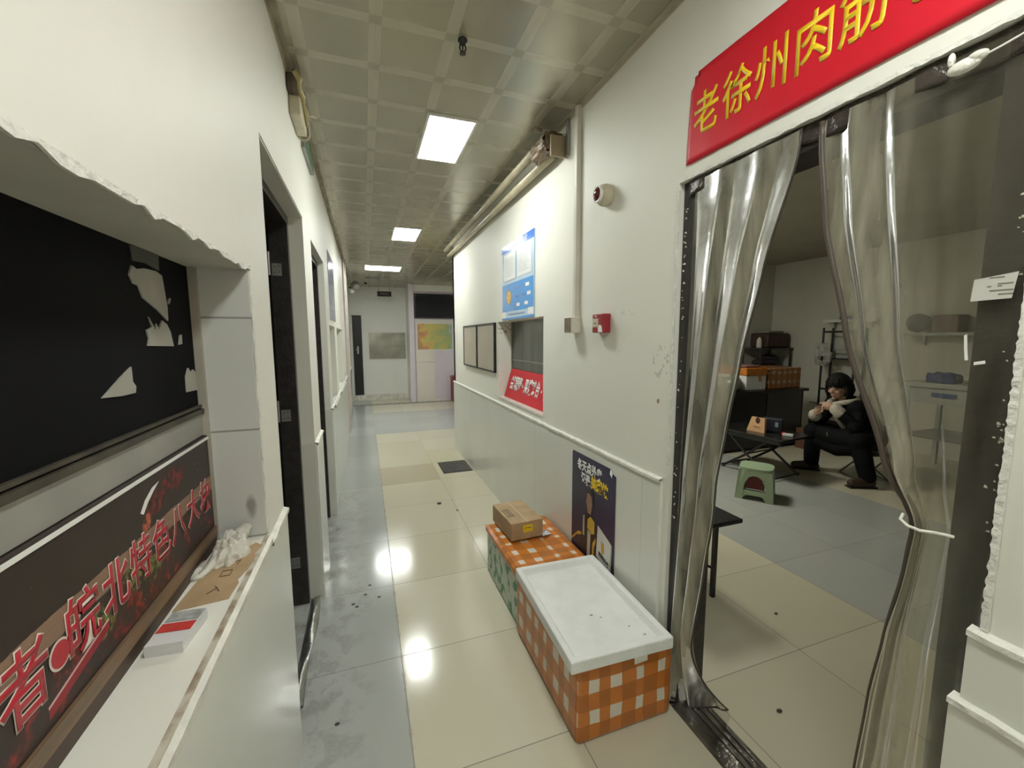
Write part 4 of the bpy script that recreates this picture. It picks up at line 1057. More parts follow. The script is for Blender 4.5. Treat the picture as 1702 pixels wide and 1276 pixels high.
# ------------------------------------------------------------------ curtained doorway: frame, threshold
d4 = bpy.data.objects.new('door_4', None); COL.objects.link(d4); d4.location = (RX + 0.08, 0.86, 0); WL['door_4'] = Vector(d4.location); struct(d4)
b = MB()
b.box((RX + 0.018, 1.225, 0.0), (RX + 0.145, 1.298, 2.05)); b.box((RX + 0.018, 0.407, 0.0), (RX + 0.145, 0.475, 2.05)); b.box((RX + 0.018, 0.475, 1.985), (RX + 0.145, 1.225, 2.05))
b.build('frame', M_DARKFR, d4)
b = MB()
for (xa, xb, h) in ((RX - 0.004, RX + 0.055, 0.016), (RX + 0.062, RX + 0.078, 0.012), (RX + 0.090, RX + 0.104, 0.012), (RX + 0.116, RX + 0.128, 0.010)):
    b.box((xa, 0.475, 0.0), (xb, 1.225, h), bevel=0.003)
b.box((RX - 0.004, 0.405, 0), (RX + 0.017, 1.298, 0.006)); b.box((RX + 0.02, 0.475, 0.0), (RX + 0.14, 1.225, 0.004))
b.build('threshold', mat('worn_threshold_steel', (0.24, 0.225, 0.20), 0.3, metal=0.8, var=0.6, vscale=12, bump=0.5, bscale=30), d4)

# clear plastic strip curtains
def lerp_tab(tab, z):
    for (z0, a), (z1, c) in zip(tab, tab[1:]):
        if z <= z0 and z >= z1:
            t = (z0 - z) / (z0 - z1); t = t * t * (3 - 2 * t) * 0.35 + t * 0.65
            return a + (c - a) * t
    return tab[-1][1] if z < tab[-1][0] else tab[0][1]
KS = (RX + 0.012) / 1.2
def KT(tab): return [(1.49 + (z - 1.49) * KS, y * KS) for z, y in tab]
# left panel
LIN = [(2.02, 0.895), (1.70, 0.985), (1.41, 1.045), (1.16, 1.085), (0.97, 1.115), (0.85, 1.118), (0.60, 1.150), (0.30, 1.19), (-0.2, 1.20)]
LIN = KT(LIN)
LOUT = [(2.02, 1.232), (1.6, 1.240), (1.0, 1.258), (0.0, 1.275)]
lc = thing('plastic_curtain', 'left clear plastic door curtain, gathered against the doorway jamb', 'curtain', (RX + 0.03, 1.15, 0.0), 'door curtains')
def lpan(u, v):
    z = 2.025 * (1 - v) + 0.012
    yo = lerp_tab(LOUT, z); yi = lerp_tab(LIN, z)
    y = yo + (yi - yo) * u
    g = 0.005 + 0.018 * min(1, v * 2.2)
    x = RX + 0.006 + g * 0.6 * math.sin(2 * PI * (2.6 * u + 0.2 * v)) + g * 0.16 * math.sin(2 * PI * (5.1 * u - 0.3 * v) + 1)
    x -= 0.012 * u
    if z < 0.35:
        t = (0.35 - z) / 0.35
        x += (0.22 * u * u) * t ** 1.6
    return (x, y, z)
b = MB(); b.tube([Vector(lpan(1.0, k / 60)) for k in range(61)], 0.0035, 6); b.tube([Vector(lpan(k / 20, 1.0)) for k in range(21)], 0.003, 6); b.build('edge_binding', mat('dark_edge_strip', (0.05, 0.042, 0.032), 0.4), lc, smooth=True)
# right panel
RIN = [(2.02, 0.842), (1.80, 0.815), (1.49, 0.741), (1.167, 0.625), (1.08, 0.566), (1.05, 0.556), (0.95, 0.566), (0.75, 0.600), (0.55, 0.622), (0.30, 0.638), (0.0, 0.648)]
RIN = KT(RIN)
RMID = KT([(2.02, 0.66), (1.49, 0.610), (1.167, 0.556), (1.06, 0.530), (0.75, 0.555), (0.30, 0.565), (0.0, 0.57)])
rc = thing('plastic_curtain', 'right clear plastic door curtain, tied back with white twine', 'curtain', (RX + 0.03, 0.6, 0.0), 'door curtains')
def sstep(a, b, x):
    t = max(0.0, min(1.0, (x - a) / (b - a))); return t * t * (3 - 2 * t)
FU = 0.48
def rpan(u, v):
    z = 2.025 * (1 - v) + 0.012
    yi = lerp_tab(RIN, z); ym = lerp_tab(RMID, z); ye = 0.412
    y = yi + (ym - yi) * u / FU if u < FU else ym + (ye - ym) * (u - FU) / (1 - FU)
    tie = math.exp(-((z - 1.06) / 0.16) ** 2)
    k = 1 - 0.85 * sstep(0.30, 0.75, u)
    g = (0.006 + 0.020 * min(1, v * 1.8)) * k
    w = u / FU
    x = RX + 0.008 + g * 0.55 * math.sin(2 * PI * (1.7 * w + 0.2 * v)) + g * 0.16 * math.sin(2 * PI * (3.9 * w) + 2)
    x -= 0.010 * tie * k
    return (x, y, z)
def rfold(u, v): return (1 - 0.68 * sstep(0.22, 0.62, u) - 0.14 * sstep(0.62, 0.9, u)) * (0.88 + 0.75 * sstep(0.40, 0.72, v))
def lfold(u, v): return (0.5 + 0.5 * sstep(0.0, 0.25, u)) * (0.92 + 0.4 * v)
def film(fn, fold, nu, nv, parent):
    b = MB(); b.grid(fn, nu, nv); o = b.build('film', M_PVC, parent, smooth=True)
    at = o.data.attributes.new('fold', 'FLOAT', 'POINT')
    k = 0
    for j in range(nv + 1):
        for i in range(nu + 1):
            at.data[k].value = fold(i / nu, j / nv); k += 1
    return o
film(rpan, rfold, 110, 100, rc)
film(lpan, lfold, 80, 100, lc)
b = MB(); b.tube([Vector(rpan(0.0, k / 60)) + Vector((0, 0.005, 0)) for k in range(61)], [0.0075 if k < 30 else 0.0075 - 0.0045 * min(1, (k - 30) / 6) for k in range(61)], 6); b.build('edge_binding', mat('dark_brown_binding', (0.075, 0.058, 0.045), 0.4), rc, smooth=True)
# dirty taped top hem
b = MB()
def hem(u, v):
    y = 1.27 - 0.86 * u
    return (RX + 0.010 + 0.004 * math.sin(40 * y), y, 2.048 - 0.050 * v + 0.006 * math.sin(23 * y) * v)
b.grid(hem, 60, 4); hm = b.build('curtain_hem', mat('brown_tape_hem', (0.060, 0.048, 0.040), 0.22, var=0.5, vscale=14, bump=0.9, bscale=30), smooth=True, solid=0.002)
tag(hm, 'dark crinkled tape fixing the plastic curtains along the top of the doorway', 'tape')
tw = MB(); tw.tube([(RX - 0.006, 0.545, 1.098), (RX - 0.022, 0.541, 1.090), (RX - 0.026, 0.525, 1.082), (RX - 0.024, 0.505, 1.080), (RX - 0.016, 0.485, 1.083), (RX - 0.010, 0.470, 1.084), (RX - 0.008, 0.458, 1.085)], 0.0032, 8)
tw = tw.build('twine_tie', mat('white_twine', (0.80, 0.79, 0.70), 0.6, bump=0.5, bscale=200), smooth=True); tag(tw, 'white twine tying back the right plastic curtain', 'string')
lb = thing('paper_label', 'white printed sticker on the right plastic curtain near the jamb', 'sticker', (RX + 0.0, 0.49, 1.56))
lbx = RX - 0.003
b = MB(); b.poly([(lbx, 0.477, 1.557), (lbx, 0.475, 1.598), (lbx, 0.417, 1.606), (lbx, 0.422, 1.559)], (-0.0006, 0, 0)); b.build('sheet', mat('sticker_paper', (0.62, 0.61, 0.56), 0.4, var=0.1, vscale=20), lb)
b = MB()
for (y0, y1, z) in ((0.490, 0.470, 1.604), (0.478, 0.458, 1.592), (0.492, 0.486, 1.588), (0.478, 0.472, 1.588), (0.488, 0.457, 1.580), (0.476, 0.457, 1.573)):
    b.box((lbx - 0.0010, y1 - 0.036, z - 0.0065), (lbx - 0.0006, y0 - 0.036, z - 0.0040))
b.build('print_lines', mat('sticker_print', (0.20, 0.19, 0.16), 0.5), lb)
wd = thing('plastic_wad', 'white wad of plastic tied at the top right of the doorway', 'plastic scrap', (RX - 0.01, 0.5, 1.99))
b = MB(); b.sphere((RX - 0.014, 0.520, 2.005), (0.010, 0.026, 0.013), 14, 10); b.sphere((RX - 0.014, 0.502, 2.012), (0.009, 0.016, 0.010), 12, 8); b.sphere((RX - 0.010, 0.542, 2.028), (0.006, 0.006, 0.014), 12, 8); b.build('wad', mat('milky_plastic', (0.78, 0.76, 0.68), 0.35, bump=0.8, bscale=60), wd, smooth=True)
b = MB(); b.tube([(RX - 0.014, 0.497, 2.008), (RX - 0.012, 0.47, 2.012), (RX - 0.006, 0.43, 2.022)], 0.0018, 6); b.build('string', M_WHITE, wd)
for lab, pts in (('upright white strip on the right plastic curtain', [(0.5135, 1.492), (0.509, 1.494), (0.506, 1.462), (0.503, 1.440), (0.508, 1.439), (0.511, 1.462)]), ('level white strip on the right plastic curtain', [(0.4935, 1.430), (0.4935, 1.4365), (0.4775, 1.4405), (0.4765, 1.434)])):
    b = MB(); b.poly([(RX - 0.003, y * 0.935, 1.49 + (z - 1.49) * 0.935) for y, z in pts], (-0.001, 0, 0)); o = b.build('white_strip', M_WHITE); tag(o, lab, 'tape')  # thin white strips laid on the curtain film

# ------------------------------------------------------------------ foam boxes, lid and carton
M_TAPE1 = tape_weave('tape_woven_foam', (0.70, 0.68, 0.60), (0.58, 0.19, 0.035), ((0, -0.205, 0.0985, 0.56), (1, -0.30, 0.0985, 0.56), (2, 0.015, 0.125, 0.52)))
M_TAPE2 = tape_weave('tape_wrapped_lid', (0.74, 0.72, 0.64), (0.66, 0.22, 0.035), ((0, -0.22, 0.10, 0.66), (1, -0.29, 0.105, 0.62), (2, 0.0, 0.3, 0.99)))
M_GREENF = mat('green_printed_foam', (0.60, 0.66, 0.58), 0.6, col2=(0.10, 0.30, 0.18), vscale=22, lo=0.42, hi=0.50, stretch=(1, 1, 0.8), bump=0.2, bscale=120)
fb = thing('foam_box', 'open-topped foam box woven in orange tape, nearest on the corridor floor', 'box', (0.883, 1.53, 0.0), 'taped foam boxes against the right wall')
b = MB(); b.box((0.672, 1.205, 0.0), (1.092, 1.855, 0.300), bevel=0.018); b.build('body', M_TAPE1, fb)
b = MB(); b.box((0.676, 1.21, 0.300), (1.088, 1.85, 0.312), bevel=0.003); b.build('rim', M_FOAM, fb)
b = MB(); b.obox((0.94, 1.2035, 0.283), (0.058, 0.0012, 0.038), Matrix.Rotation(-0.05, 3, 'Y')); b.build('label', M_WHITE, fb)
lid = thing('foam_lid', 'white foam lid with a raised rim lying askew on the nearest box', 'lid', (0.87, 1.49, 0.313))  # the nearest box's own lid, loose and slightly turned
def lidm(p):  # rotate a bit about the centre
    a = -0.035; c, s = math.cos(a), math.sin(a); x, y = p[0] - 0.872, p[1] - 1.487
    return (0.872 + c * x - s * y, 1.487 + s * x + c * y, p[2])
b = MB()
x0, x1, y0, y1, za, zb, zc = 0.645, 1.072, 1.176, 1.812, 0.313, 0.332, 0.362
outer = [(x0, y0), (x1, y0), (x1, y1), (x0, y1)]
t_ = 0.024
inner = [(x0 + t_, y0 + t_), (x1 - t_, y0 + t_), (x1 - t_, y1 - t_), (x0 + t_, y1 - t_)]
t2 = 0.040
inner2 = [(x0 + t2, y0 + t2), (x1 - t2, y0 + t2), (x1 - t2, y1 - t2), (x0 + t2, y1 - t2)]
ob = [b.bm.verts.new(lidm((x, y, za))) for x, y in outer]; ot = [b.bm.verts.new(lidm((x, y, zc))) for x, y in outer]
it = [b.bm.verts.new(lidm((x, y, zc))) for x, y in inner]; ib = [b.bm.verts.new(lidm((x, y, zb))) for x, y in inner2]
b.bm.faces.new(list(reversed(ob))); b.bm.faces.new(ib)
for i in range(4):
    j = (i + 1) % 4
    b.bm.faces.new((ob[i], ob[j], ot[j], ot[i])); b.bm.faces.new((ot[i], ot[j], it[j], it[i])); b.bm.faces.new((it[i], it[j], ib[j], ib[i]))
bmesh.ops.bevel(b.bm, geom=[e for e in b.bm.edges], offset=0.006, segments=3, affect='EDGES', profile=0.5)
b.build('tray', M_FOAM, lid)  # mesh of the foam lid
b = MB()
for (x, y, s) in ((0.99, 1.25, 0.006), (0.96, 1.31, 0.005), (1.035, 1.30, 0.006), (0.85, 1.42, 0.008), (0.88, 1.395, 0.005)):
    b.sphere((x, y, 0.3325), (s, s * 0.6, 0.0015), 8, 6)
b.build('scuff', mat('lid_scuffs', (0.28, 0.25, 0.20), 0.7), lid)
fb2 = thing('foam_box', 'taped foam box with green printed side, farther along the wall', 'box', (0.885, 2.15, 0.0), 'taped foam boxes against the right wall')
b = MB(); b.box((0.688, 1.868, 0.0), (1.086, 2.442, 0.262), bevel=0.014); b.build('body', M_GREENF, fb2)
b = MB()
def top(u, v):
    x = 0.678 + 0.416 * u; y = 1.862 + 0.588 * v
    e = min(u, 1 - u, v, 1 - v)
    dip = min(1, e / 0.05)
    return (x, y, 0.300 + 0.012 * dip ** 0.5 + 0.005 * math.sin(9 * y + 4 * x) * dip)
b.box((0.679, 1.862, 0.262), (1.094, 2.450, 0.303), bevel=0.012); b.grid(top, 24, 30); b.build('taped_lid', M_TAPE2, fb2)
b = MB(); b.box((0.945, 2.155, 0.3195), (1.005, 2.215, 0.3205), rot=0.2); b.build('sticker', mat('blue_white_sticker', (0.70, 0.72, 0.72), 0.4, col2=(0.10, 0.18, 0.42), vscale=60, lo=0.40, hi=0.45), fb2)

ct = thing('carton', 'small brown cardboard carton with a yellow label on the farther foam box', 'box', (0.84, 2.31, 0.32))
rt = 0.06; pv = (0.845, 2.31, 0)
b = MB(); b.box((0.742, 2.155, 0.320), (0.945, 2.465, 0.425), rot=rt, piv=pv, bevel=0.003); b.build('body', M_CARD, ct)
b = MB(); b.box((0.838, 2.150, 0.4252), (0.852, 2.470, 0.4258), rot=rt, piv=pv); b.build('seam_tape', mat('pale_tape', (0.58, 0.44, 0.30), 0.25), ct)
b = MB(); b.box((0.818, 2.1535, 0.362), (0.878, 2.1548, 0.405), rot=rt, piv=pv); b.build('yellow_label', mat('label_yellow', (0.80, 0.60, 0.02), 0.4), ct)
b = MB(); 
for q in ((0.760, 0.802, 2.25, 2.256), (0.760, 0.802, 2.35, 2.356), (0.760, 0.764, 2.25, 2.356), (0.798, 0.802, 2.25, 2.356)): b.box((q[0], q[2], 0.4252), (q[1], q[3], 0.4258), rot=rt, piv=pv)
for k in range(5): b.box((0.770, 2.265 + k * 0.017, 0.4252), (0.792, 2.271 + k * 0.017, 0.4258), rot=rt, piv=pv)
b.build('printed_panel', mat('carton_ink', (0.10, 0.085, 0.07), 0.6), ct)
M_INK = mat('label_ink', (0.12, 0.10, 0.08), 0.6)
b = MB(); b.box((0.830, 2.1526, 0.378), (0.834, 2.1534, 0.395), rot=rt, piv=pv); b.box((0.842, 2.1526, 0.385), (0.868, 2.1534, 0.389), rot=rt, piv=pv); b.build('label_print', M_INK, ct)

# ------------------------------------------------------------------ floor grate, channel drains, crumbs
gr = thing('floor_grate', 'dark square drain grate in the corridor floor by the right wall', 'drain', (0.94, 4.65, 0.0))
b = MB(); b.box((0.765, 4.44, 0.0), (1.095, 4.86, 0.006)); b.build('pan', mat('dark_grate', (0.055, 0.050, 0.045), 0.55, var=0.5, vscale=22), gr)
b = MB()
for k in range(9): b.box((0.785 + k * 0.034, 4.46, 0.006), (0.797 + k * 0.034, 4.84, 0.011))
b.build('bars', mat('grate_bar', (0.10, 0.095, 0.085), 0.45, metal=0.4, var=0.4, vscale=30), gr)
dc = thing('channel_drain', 'slotted drain channel crossing the floor before the far end', 'drain', (0.8, 9.72, 0.0))
b = MB(); b.box((-0.29, 9.66, 0.0), (1.95, 9.79, 0.004)); b.build('channel', mat('drain_dark', (0.16, 0.15, 0.13), 0.5, var=0.4, vscale=12), dc)
b = MB()
for k in range(28): b.box((-0.27 + k * 0.08, 9.675, 0.004), (-0.215 + k * 0.08, 9.775, 0.007))
b.build('cover_bars', mat('drain_cover', (0.48, 0.46, 0.40), 0.4, metal=0.3, var=0.2), dc)
M_CRUMB = mat('dark_crumb', (0.05, 0.045, 0.04), 0.7)
cr = [('dark crumb on the cream corridor tiles beyond the boxes', 0.576, 3.62, 0.022), ('small pale-edged crumb on the corridor tiles nearer the boxes', 0.70, 3.42, 0.012), ('dark crumb on the side room floor just inside the threshold', 1.505, 1.064, 0.013), ('tiny crumb in the middle of the side room floor', 2.04, 1.50, 0.010)]
for lab, x, y, s in cr:
    b = MB(); b.sphere((x, y, s * 0.3), (s, s * 0.65, s * 0.3), 10, 6); o = b.build('floor_crumb', M_CRUMB, smooth=True); tag(o, lab, 'crumb', 'floor crumbs')
# drip spots on the grey strip: countable specks
spots = [(-0.12, 2.36, 'a'), (-0.10, 2.33, 'b'), (-0.03, 2.52, 'c'), (-0.055, 2.43, 'd'), (0.02, 2.38, 'e'), (-0.16, 1.60, 'f')]
for (x, y, k) in spots:
    b = MB(); b.sphere((x, y, 0.001), (0.010, 0.008, 0.0012), 10, 6); o = b.build('floor_speck', M_CRUMB)
    tag(o, 'one of the dark specks on the grey strip of floor by the left doorway', 'speck', 'dark specks on the grey floor strip')

# ------------------------------------------------------------------ far end
d3 = bpy.data.objects.new('door_3', None); COL.objects.link(d3); d3.location = (-0.17, 10.54, 0.13); WL['door_3'] = Vector(d3.location); struct(d3)
b = MB(); b.box((-0.26, 10.515, 0.132), (-0.072, 10.538, 2.01), bevel=0.003); b.build('leaf', M_BLACK, d3)
b = MB(); b.box((-0.072, 10.522, 0.132), (-0.060, 10.549, 2.022)); b.box((-0.28, 10.522, 2.01), (-0.060, 10.549, 2.022)); b.build('frame', M_BLACKM, d3)
b = MB(); b.box((-0.175, 10.505, 1.12), (-0.14, 10.515, 1.30), bevel=0.003); b.tube([(-0.158, 10.495, 1.22), (-0.205, 10.49, 1.22)], 0.008, 8); b.build('handle', M_STEEL, d3)
w5 = bpy.data.objects.new('window_5', None); COL.objects.link(w5); w5.location = (0.52, 10.54, 0.98); WL['window_5'] = Vector(w5.location); struct(w5)
b = MB(); b.box((0.095, 10.532, 0.988), (0.945, 10.549, 1.298)); b.box((0.095, 10.536, 1.304), (0.945, 10.549, 1.622)); b.build('shutter', mat('far_shutter_steel', (0.40, 0.39, 0.33), 0.3, metal=0.75, var=0.4, vscale=2.6, bump=0.3, bscale=3), w5)
b = MB(); b.box((0.082, 10.530, 0.972), (0.095, 10.549, 1.635)); b.box((0.945, 10.530, 0.972), (0.958, 10.549, 1.635)); b.box((0.095, 10.530, 0.972), (0.945, 10.549, 0.988)); b.box((0.095, 10.530, 1.622), (0.945, 10.549, 1.635)); b.build('frame', M_WHITEP, w5)
hs = thing('hanging_exit_sign', 'unlit dark sign box hanging before the far white wall', 'sign', (0.47, 10.0, 2.43))
b = MB(); b.box((0.31, 9.98, 2.43), (0.615, 10.02, 2.54), bevel=0.004); b.build('case', M_BLACKM, hs)
text_obj('lettering', '安全出口', mat('dim_sign_print', (0.22, 0.22, 0.20), 0.5), hs, (0.46, 9.979, 2.485), (1, 0, 0), (0, 0, 1), 0.05, w=1.0, depth=0.0008)
for x in (0.345, 0.58):
    b = MB(); b.tube([(x, 10.0, 2.54), (x, 10.0, CZ)], 0.006, 6); b.build('hanger', M_STEELD, hs)
wl2 = thing('wall_spotlight', 'round dark spotlight with a white bulb high on the far left wall', 'wall light', (-0.19, 9.3, 2.45))
Ry = Matrix.Rotation(PI / 2, 3, 'X')
b = MB(); b.lathe([(0, 0), (0.06, 0.0), (0.092, 0.06), (0.085, 0.075), (0, 0.07)], (-0.13, 9.30, 2.56), 24, Ry); b.build('lamp_head', M_STEELD, wl2, smooth=True)
b = MB(); b.sphere((-0.205, 9.28, 2.45), (0.05, 0.05, 0.045), 16, 10); b.build('bulb', mat('white_bulb', (0.85, 0.84, 0.80), 0.2), wl2, smooth=True)
b = MB(); b.tube([(-0.275, 9.32, 2.53), (-0.21, 9.31, 2.53), (-0.14, 9.31, 2.56)], 0.012, 8); b.tube([(-0.235, 9.31, 2.53), (-0.21, 9.29, 2.48)], 0.010, 8); b.build('arm', M_BLACK, wl2)
vt = thing('ceiling_vent', 'grey square vent in the ceiling behind the far light strip', 'vent', (0.19, 8.95, CZ - 0.008))
b = MB(); b.box((0.05, 8.80, CZ - 0.008), (0.36, 9.10, CZ)); b.build('plate', M_STEELD, vt)
b = MB()
for k in range(6): b.box((0.07, 8.83 + k * 0.045, CZ - 0.012), (0.34, 8.845 + k * 0.045, CZ - 0.008))
b.build('slat', mat('vent_slat', (0.22, 0.22, 0.21), 0.5), vt)
sd = MB(); sd.lathe([(0, 0), (0.03, 0), (0.026, -0.03), (0, -0.035)], (0.07, 9.85, CZ)); sd = sd.build('smoke_detector', M_BLACKM, smooth=True); tag(sd, 'tiny dark detector on the far ceiling left of the hanging sign', 'detector')
tv = thing('wall_screen', 'big unlit black screen high on the lilac lobby wall', 'screen', (1.75, 9.82, 1.95))
b = MB(); b.box((1.105, 9.79, 1.945), (2.40, 9.855, 2.50), bevel=0.006); b.build('case', M_BLACK, tv)
b = MB(); b.box((1.13, 9.786, 1.972), (2.375, 9.790, 2.474)); b.build('glass', mat('dark_screen_glass', (0.010, 0.011, 0.016), 0.12), tv)
ls = MB(); ls.box((1.10, 9.845, 1.86), (2.40, 9.86, 1.92)); ls = ls.build('trim_8', mat('pale_ledge', (0.66, 0.63, 0.58), 0.5)); struct(ls)
mp_ = thing('wall_map', 'colourful yellow and green map sheet under the black screen', 'map', (1.56, 9.85, 1.21))
def map_material():
    m = bpy.data.materials.new('map_print'); m.use_nodes = True
    nt = m.node_tree; p = nt.nodes['Principled BSDF']
    x, y, z, pos = world_xyz(nt)
    n = nd(nt, 'ShaderNodeTexNoise'); n.inputs['Scale'].default_value = 4.5; n.inputs['Detail'].default_value = 7; n.inputs['Roughness'].default_value = 0.65
    nt.links.new(pos, n.inputs['Vector'])
    t = math_n(nt, 'ADD', math_n(nt, 'MULTIPLY', math_n(nt, 'SUBTRACT', x, 1.15), 0.42), math_n(nt, 'MULTIPLY', n.outputs['Fac'], 0.75))
    r = nd(nt, 'ShaderNodeValToRGB'); e = r.color_ramp.elements
    e[0].position = 0.22; e[0].color = (0.26, 0.30, 0.13, 1)
    e[1].position = 0.85; e[1].color = (0.48, 0.53, 0.52, 1)
    for ps, c in ((0.38, (0.55, 0.26, 0.13)), (0.48, (0.60, 0.48, 0.14)), (0.58, (0.46, 0.46, 0.17)), (0.68, (0.32, 0.40, 0.19))):
        q = e.new(ps); q.color = (*c, 1)
    nt.links.new(t, r.inputs['Fac']); nt.links.new(r.outputs['Color'], p.inputs['Base Color'])
    p.inputs['Roughness'].default_value = 0.3
    return m
b = MB(); b.box((1.14, 9.850, 1.205), (1.985, 9.86, 1.84)); b.build('backing', M_WHITEP, mp_)
b = MB(); b.box((1.155, 9.848, 1.22), (1.97, 9.850, 1.825)); b.build('print', map_material(), mp_)
pn = thing('cream_wall_panel', 'tall cream board on the lobby wall below the map', 'panel', (1.33, 9.85, 0.03))
M_CRM = mat('cream_board', (0.72, 0.67, 0.60), 0.45, var=0.05)
b = MB(); b.box((1.115, 9.846, 0.03), (1.545, 9.86, 0.925)); b.build('lower_board', M_CRM, pn)
b = MB(); b.box((1.115, 9.846, 0.932), (1.545, 9.86, 1.198)); b.build('upper_board', M_CRM, pn)
rbn = thing('red_bin', 'dark red lidded bin half hidden behind the right wall corner', 'bin', (2.06, 9.66, 0.0))
b = MB(); b.box((1.90, 9.55, 0.0), (2.25, 9.82, 0.56), bevel=0.015); b.build('body', mat('bin_red', (0.20, 0.012, 0.028), 0.4, var=0.1), rbn)
b = MB(); b.box((1.885, 9.54, 0.56), (2.265, 9.83, 0.60), bevel=0.012); b.build('lid', mat('bin_lid_red', (0.26, 0.016, 0.035), 0.35), rbn)
# ------------------------------------------------------------------ side room: furniture
# green plastic stool
gs = thing('plastic_stool', 'pale green plastic step stool with dark red openings on the side room floor', 'stool', (3.42, 2.80, 0.0))
M_GST = mat('pale_green_plastic', (0.43, 0.54, 0.36), 0.4, var=0.08)
M_GRED = mat('dark_red_plastic', (0.14, 0.022, 0.012), 0.45, var=0.15)
sa = 0.62; sc_ = Vector((3.42, 2.80, 0))
def SL(x, y, z):
    c, s = math.cos(sa), math.sin(sa)
    return Vector((sc_.x + c * x - s * y, sc_.y + s * x + c * y, z))
b = MB()
HS = 0.27
def stool_pt(side, t, z):
    """point on the outer shell: side 0..3, t -1..1 across the side"""
    w = 0.152 - 0.022 * z / HS
    d = [(t * w, -w), (w, t * w), (-t * w, w), (-w, -t * w)][side]
    return SL(d[0], d[1], z)
def side_frame(side):
    # four sided ring with an arched opening and an arched gap below
    def quad(t0, z0, t1, z1, t2, z2, t3, z3):
        b.bm.faces.new([b.bm.verts.new(stool_pt(side, t, z)) for t, z in ((t0, z0), (t1, z1), (t2, z2), (t3, z3))])
    n = 10
    for i in range(n):
        ta, tb = -0.62 + 1.24 * i / n, -0.62 + 1.24 * (i + 1) / n
        def arch(t): return 0.120 + 0.105 * math.sqrt(max(0, 1 - (t / 0.62) ** 2))
        def foot(t): return 0.045 if abs(t) < 0.40 else 0.045 - 0.045 * min(1, (abs(t) - 0.40) / 0.22) ** 2
        quad(ta, arch(ta), tb, arch(tb), tb, HS, ta, HS)
        quad(ta, max(0, foot(ta)), tb, max(0, foot(tb)), tb, 0.088, ta, 0.088)
    for s in (-1, 1):
        quad(s * 1.0, 0, s * 0.62, 0, s * 0.62, HS, s * 1.0, HS)
        quad(s * 0.62, 0.088, s * 0.61, 0.120, s * 0.62, 0.125, s * 0.62, 0.09)
for sd_ in range(4): side_frame(sd_)
bmesh.ops.remove_doubles(b.bm, verts=b.bm.verts, dist=0.0005)
b.build('body', M_GST, gs, solid=0.010)
b = MB()
seat = [SL(0.138 * math.copysign(abs(math.cos(a)) ** 0.45, math.cos(a)), 0.138 * math.copysign(abs(math.sin(a)) ** 0.45, math.sin(a)), HS) for a in [2 * PI * k / 32 for k in range(32)]]
b.poly(seat, (0, 0, 0.022)); bmesh.ops.bevel(b.bm, geom=list(b.bm.edges), offset=0.005, segments=2, affect='EDGES'); b.build('seat', mat('green_seat', (0.36, 0.48, 0.32), 0.35, var=0.08), gs)
for sd_ in range(4):
    b = MB(); w = 0.085
    pts = []
    for k in range(13):
        a = PI * k / 12; pts.append((0.60 * math.cos(a), 0.105 + 0.118 * math.sin(a)))
    P = [stool_pt(sd_, t, z) * 0.93 + Vector((sc_.x, sc_.y, z)) * 0.07 for t, z in pts]
    for q in P: q.z = q.z
    b.poly(P, (stool_pt(sd_, 0, 0.15) - sc_).normalized() * -0.006 - Vector((0, 0, 0)))
    b.build('red_panel', M_GRED, gs)

# folding table with crossed legs
ft = thing('folding_table', 'low black folding table with crossed legs behind the green stool', 'table', (4.05, 3.30, 0.0))
tyaw = 0.10
def TL(x, y, z):
    c, s = math.cos(tyaw), math.sin(tyaw)
    return Vector((4.10 + c * x - s * y, 3.33 + s * x + c * y, z))
b = MB(); b.obox(TL(0, 0, 0.452), (0.52, 0.80, 0.022), Matrix.Rotation(tyaw, 3, 'Z'), bevel=0.006); b.build('top', mat('black_laminate', (0.018, 0.016, 0.015), 0.22, var=0.3), ft)
for x in (-0.245, 0.245):
    b = MB(); b.obox(TL(x, 0, 0.425), (0.014, 0.74, 0.05), Matrix.Rotation(tyaw, 3, 'Z')); b.build('apron', M_BLACKM, ft)
for x in (-0.22, 0.22):
    for s in (-1, 1):
        b = MB(); b.tube([TL(x + 0.012 * s, s * 0.30, 0.012), TL(x + 0.012 * s, 0, 0.225), TL(x + 0.012 * s, -s * 0.24, 0.435)], 0.013, 10); b.build('leg', M_BLACK, ft)
for s in (-1, 1):
    b = MB(); b.tube([TL(-0.22, s * 0.30, 0.03), TL(0.22, s * 0.30, 0.03)], 0.009, 8); b.build('crossbar', M_BLACK, ft)
b = MB(); b.tube([TL(-0.22, 0, 0.225), TL(0.22, 0, 0.225)], 0.008, 8); b.build('pivot_bar', M_BLACK, ft)

tbx = thing('gift_bag', 'small tan paper bag with a dark oval, standing on the folding table', 'paper bag', (3.97, 3.27, 0.464))
def gq(y, z, x=0.0): return TL(-0.13 + x, y - 0.02, 0.464 + z)
b = MB()
b.poly([gq(-0.10, 0), gq(0.105, 0), gq(0.065, 0.155, 0.02), gq(-0.085, 0.155, 0.02)], TL(0.03, 0, 0) - TL(0, 0, 0)); b.build('body', mat('tan_paper', (0.60, 0.36, 0.19), 0.6, var=0.08), tbx)
b = MB(); b.poly([gq(-0.012 + 0.024 * math.cos(a), 0.125 + 0.033 * math.sin(a), 0.013) for a in [2 * PI * k / 20 for k in range(20)]], (-0.004, 0, 0)); b.build('dark_oval', mat('maroon_print', (0.06, 0.016, 0.014), 0.5), tbx)
b = MB(); b.poly([gq(0.03, 0.055, 0.004), gq(-0.04, 0.055, 0.004), gq(-0.04, 0.059, 0.004), gq(0.03, 0.059, 0.004)], (-0.003, 0, 0)); b.build('print_line', mat('tan_print', (0.30, 0.16, 0.08), 0.6), tbx)
bb = thing('dark_pouch', 'dark blue upright pouch beside the tan paper bag on the folding table', 'pouch', (4.08, 3.18, 0.464))
